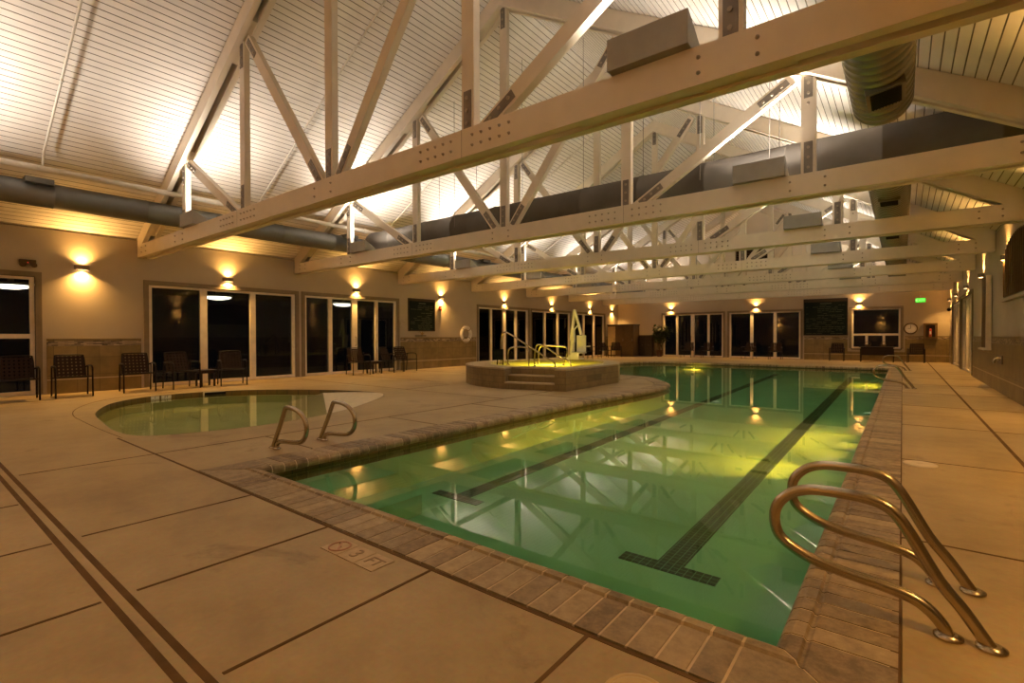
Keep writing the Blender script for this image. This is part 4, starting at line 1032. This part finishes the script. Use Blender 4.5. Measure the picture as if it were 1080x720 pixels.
# depth marker set in the deck
def rot_from(p, q):  # x axis from p to q
    d = Vector(q)-Vector(p); return atan2(d.y, d.x)
t = empty('depth_marker', (-2.46, 1.685, 0), 0, 'tan depth marker tile with a no-diving symbol in the near deck', 'marker')
M_MK = plain('marker_tile', (.50, .365, .19), .6, 0, .12, 20); M_INK = plain('marker_ink', (.30, .20, .095), .6); M_MRED = plain('marker_red', (.48, .25, .14), .6)
b = MB(); b.box(-.245, -.085, -.078, .078, .0, .005); b.box(-.08, .08, -.078, .078, .0, .005); b.box(.085, .245, -.078, .078, .0, .005); b.build('tile', M_MK, t)
b = MB(); ring = [(-.165+.062*cos(2*pi*i/28), .062*sin(2*pi*i/28), .006) for i in range(28)]; b.tube(ring, .006, 6, closed=True); b.bar((-.165-.042, .042, .0065), (-.165+.042, -.042, .0065), .01, .004); b.build('no_diving_ring', M_MRED, t)
b = MB(); b.bar((-.195, .02, .006), (-.15, -.005, .006), .012, .003); b.bar((-.155, -.005, .006), (-.135, -.03, .006), .01, .003); b.ball((-.203, .03, .005), .008, 8); b.build('diver_figure', M_INK, t)
text_mesh('numeral', '3', .13, M_INK, t, Matrix.Translation((0, 0, .006)), .001); text_mesh('letters', 'FT', .11, M_INK, t, Matrix.Translation((.165, 0, .006)), .001)
# depth marker of the wading pool on its waterline
i_w = min(range(len(WADE)), key=lambda i: (WADE[i][0]+12.47)**2+(WADE[i][1]-3.75)**2)
t = empty('depth_marker', (-12.475, 3.72, -.032), 0, 'white depth marker tiles at the waterline of the wading pool', 'marker')
b = MB(); b.box(.0, .012, -.17, -.02, -.036, .03); b.box(.0, .012, .02, .2, -.036, .03); b.build('tile', M_WHITE, t)
R_ = Matrix.Translation((.0135, -.095, -.003)) @ Matrix.Rotation(pi/2, 4, 'Z') @ Matrix.Rotation(pi/2, 4, 'X')
text_mesh('numeral', '1', .07, M_DARK, t, R_, .001)
R_ = Matrix.Translation((.0135, .11, -.003)) @ Matrix.Rotation(pi/2, 4, 'Z') @ Matrix.Rotation(pi/2, 4, 'X')
text_mesh('letters', 'FT', .07, M_DARK, t, R_, .001)

t = empty('pool_skimmer', (-12.44, 4.85, -.035), radians(-14), 'dark skimmer slot in the far wall of the wading pool', 'skimmer')
b = MB(); b.box(-.02, .008, -.3, .3, -.05, .03); b.build('frame', M_FRAME, t)
b = MB(); b.box(.008, .011, -.27, .27, -.045, .022); b.build('opening', M_DARK, t)

# ------------------------------------------------------------------ light from the pools
def spot(name, loc, d, power, col, ang, blend=.8, r=.08):
    l = bpy.data.lights.new(name, 'SPOT'); l.energy = power; l.color = col; l.spot_size = radians(ang); l.spot_blend = blend; l.shadow_soft_size = r
    o = bpy.data.objects.new(name, l); COL.objects.link(o); o.location = loc; o.rotation_euler = Vector(d).to_track_quat('-Z', 'Y').to_euler(); return o
PW = (1, .37, .03)
for y, k in ((9.6, .62), (7.3, .85), (19.5, .55)):
    # right wall pool lamps, wash plus beam fan; nearest one is added fill
    spot('pool_spot', (-.42, y, -.19), (-1, 0, -.34), (4 if y == 7.3 else 45)*k, PW, 120, 1)
    for j in (range(8) if y != 7.3 else (3, 4, 5)):
        a = radians(-63+18*j)
        spot('pool_spot', (-.42, y, -.19), (-cos(a), sin(a), -.19), 330*k, PW, 36, 1)
P_POOL = 500
spot('pool_spot', (-7.6, 23.64, -.17), (0, -1, -.12), P_POOL*.5, PW, 100, 1)
l = bpy.data.lights.new('spa_light', 'POINT'); l.energy = 48; l.color = (1, .78, .10); l.shadow_soft_size = .08
o = bpy.data.objects.new('spa_light', l); COL.objects.link(o); o.location = (-8.0, 11.9, .16)

# ------------------------------------------------------------------ world, camera, colour
w = bpy.data.worlds.new('night'); SC.world = w; w.use_nodes = True
w.node_tree.nodes['Background'].inputs[0].default_value = (.004, .005, .008, 1); w.node_tree.nodes['Background'].inputs[1].default_value = .3
cam = bpy.data.cameras.new('camera'); cam.sensor_width = 36; cam.lens = 36*524.95/1080; cam.clip_start = .02; cam.clip_end = 200
co = bpy.data.objects.new('camera', cam); COL.objects.link(co)
yw, pt, rl = radians(38.105), radians(-.5815), radians(-.1396)
r0 = Vector((cos(yw), sin(yw), 0)); fl = Vector((-sin(yw), cos(yw), 0)); up = Vector((0, 0, 1))
fw = fl*cos(pt)+up*sin(pt); uv = fl*-sin(pt)+up*cos(pt)
cx = r0*cos(rl)+uv*sin(rl); cy = r0*-sin(rl)+uv*cos(rl)
M = Matrix((cx, cy, -fw)).transposed().to_4x4(); M.translation = Vector((0, 0, 1.25)); co.matrix_world = M
SC.camera = co
SC.view_settings.view_transform = 'Standard'; SC.view_settings.look = 'None'; SC.view_settings.gamma = 1; SC.view_settings.use_curve_mapping = False
SC.view_settings.exposure = .97
SC.cycles.max_bounces = 10; SC.cycles.transparent_max_bounces = 16
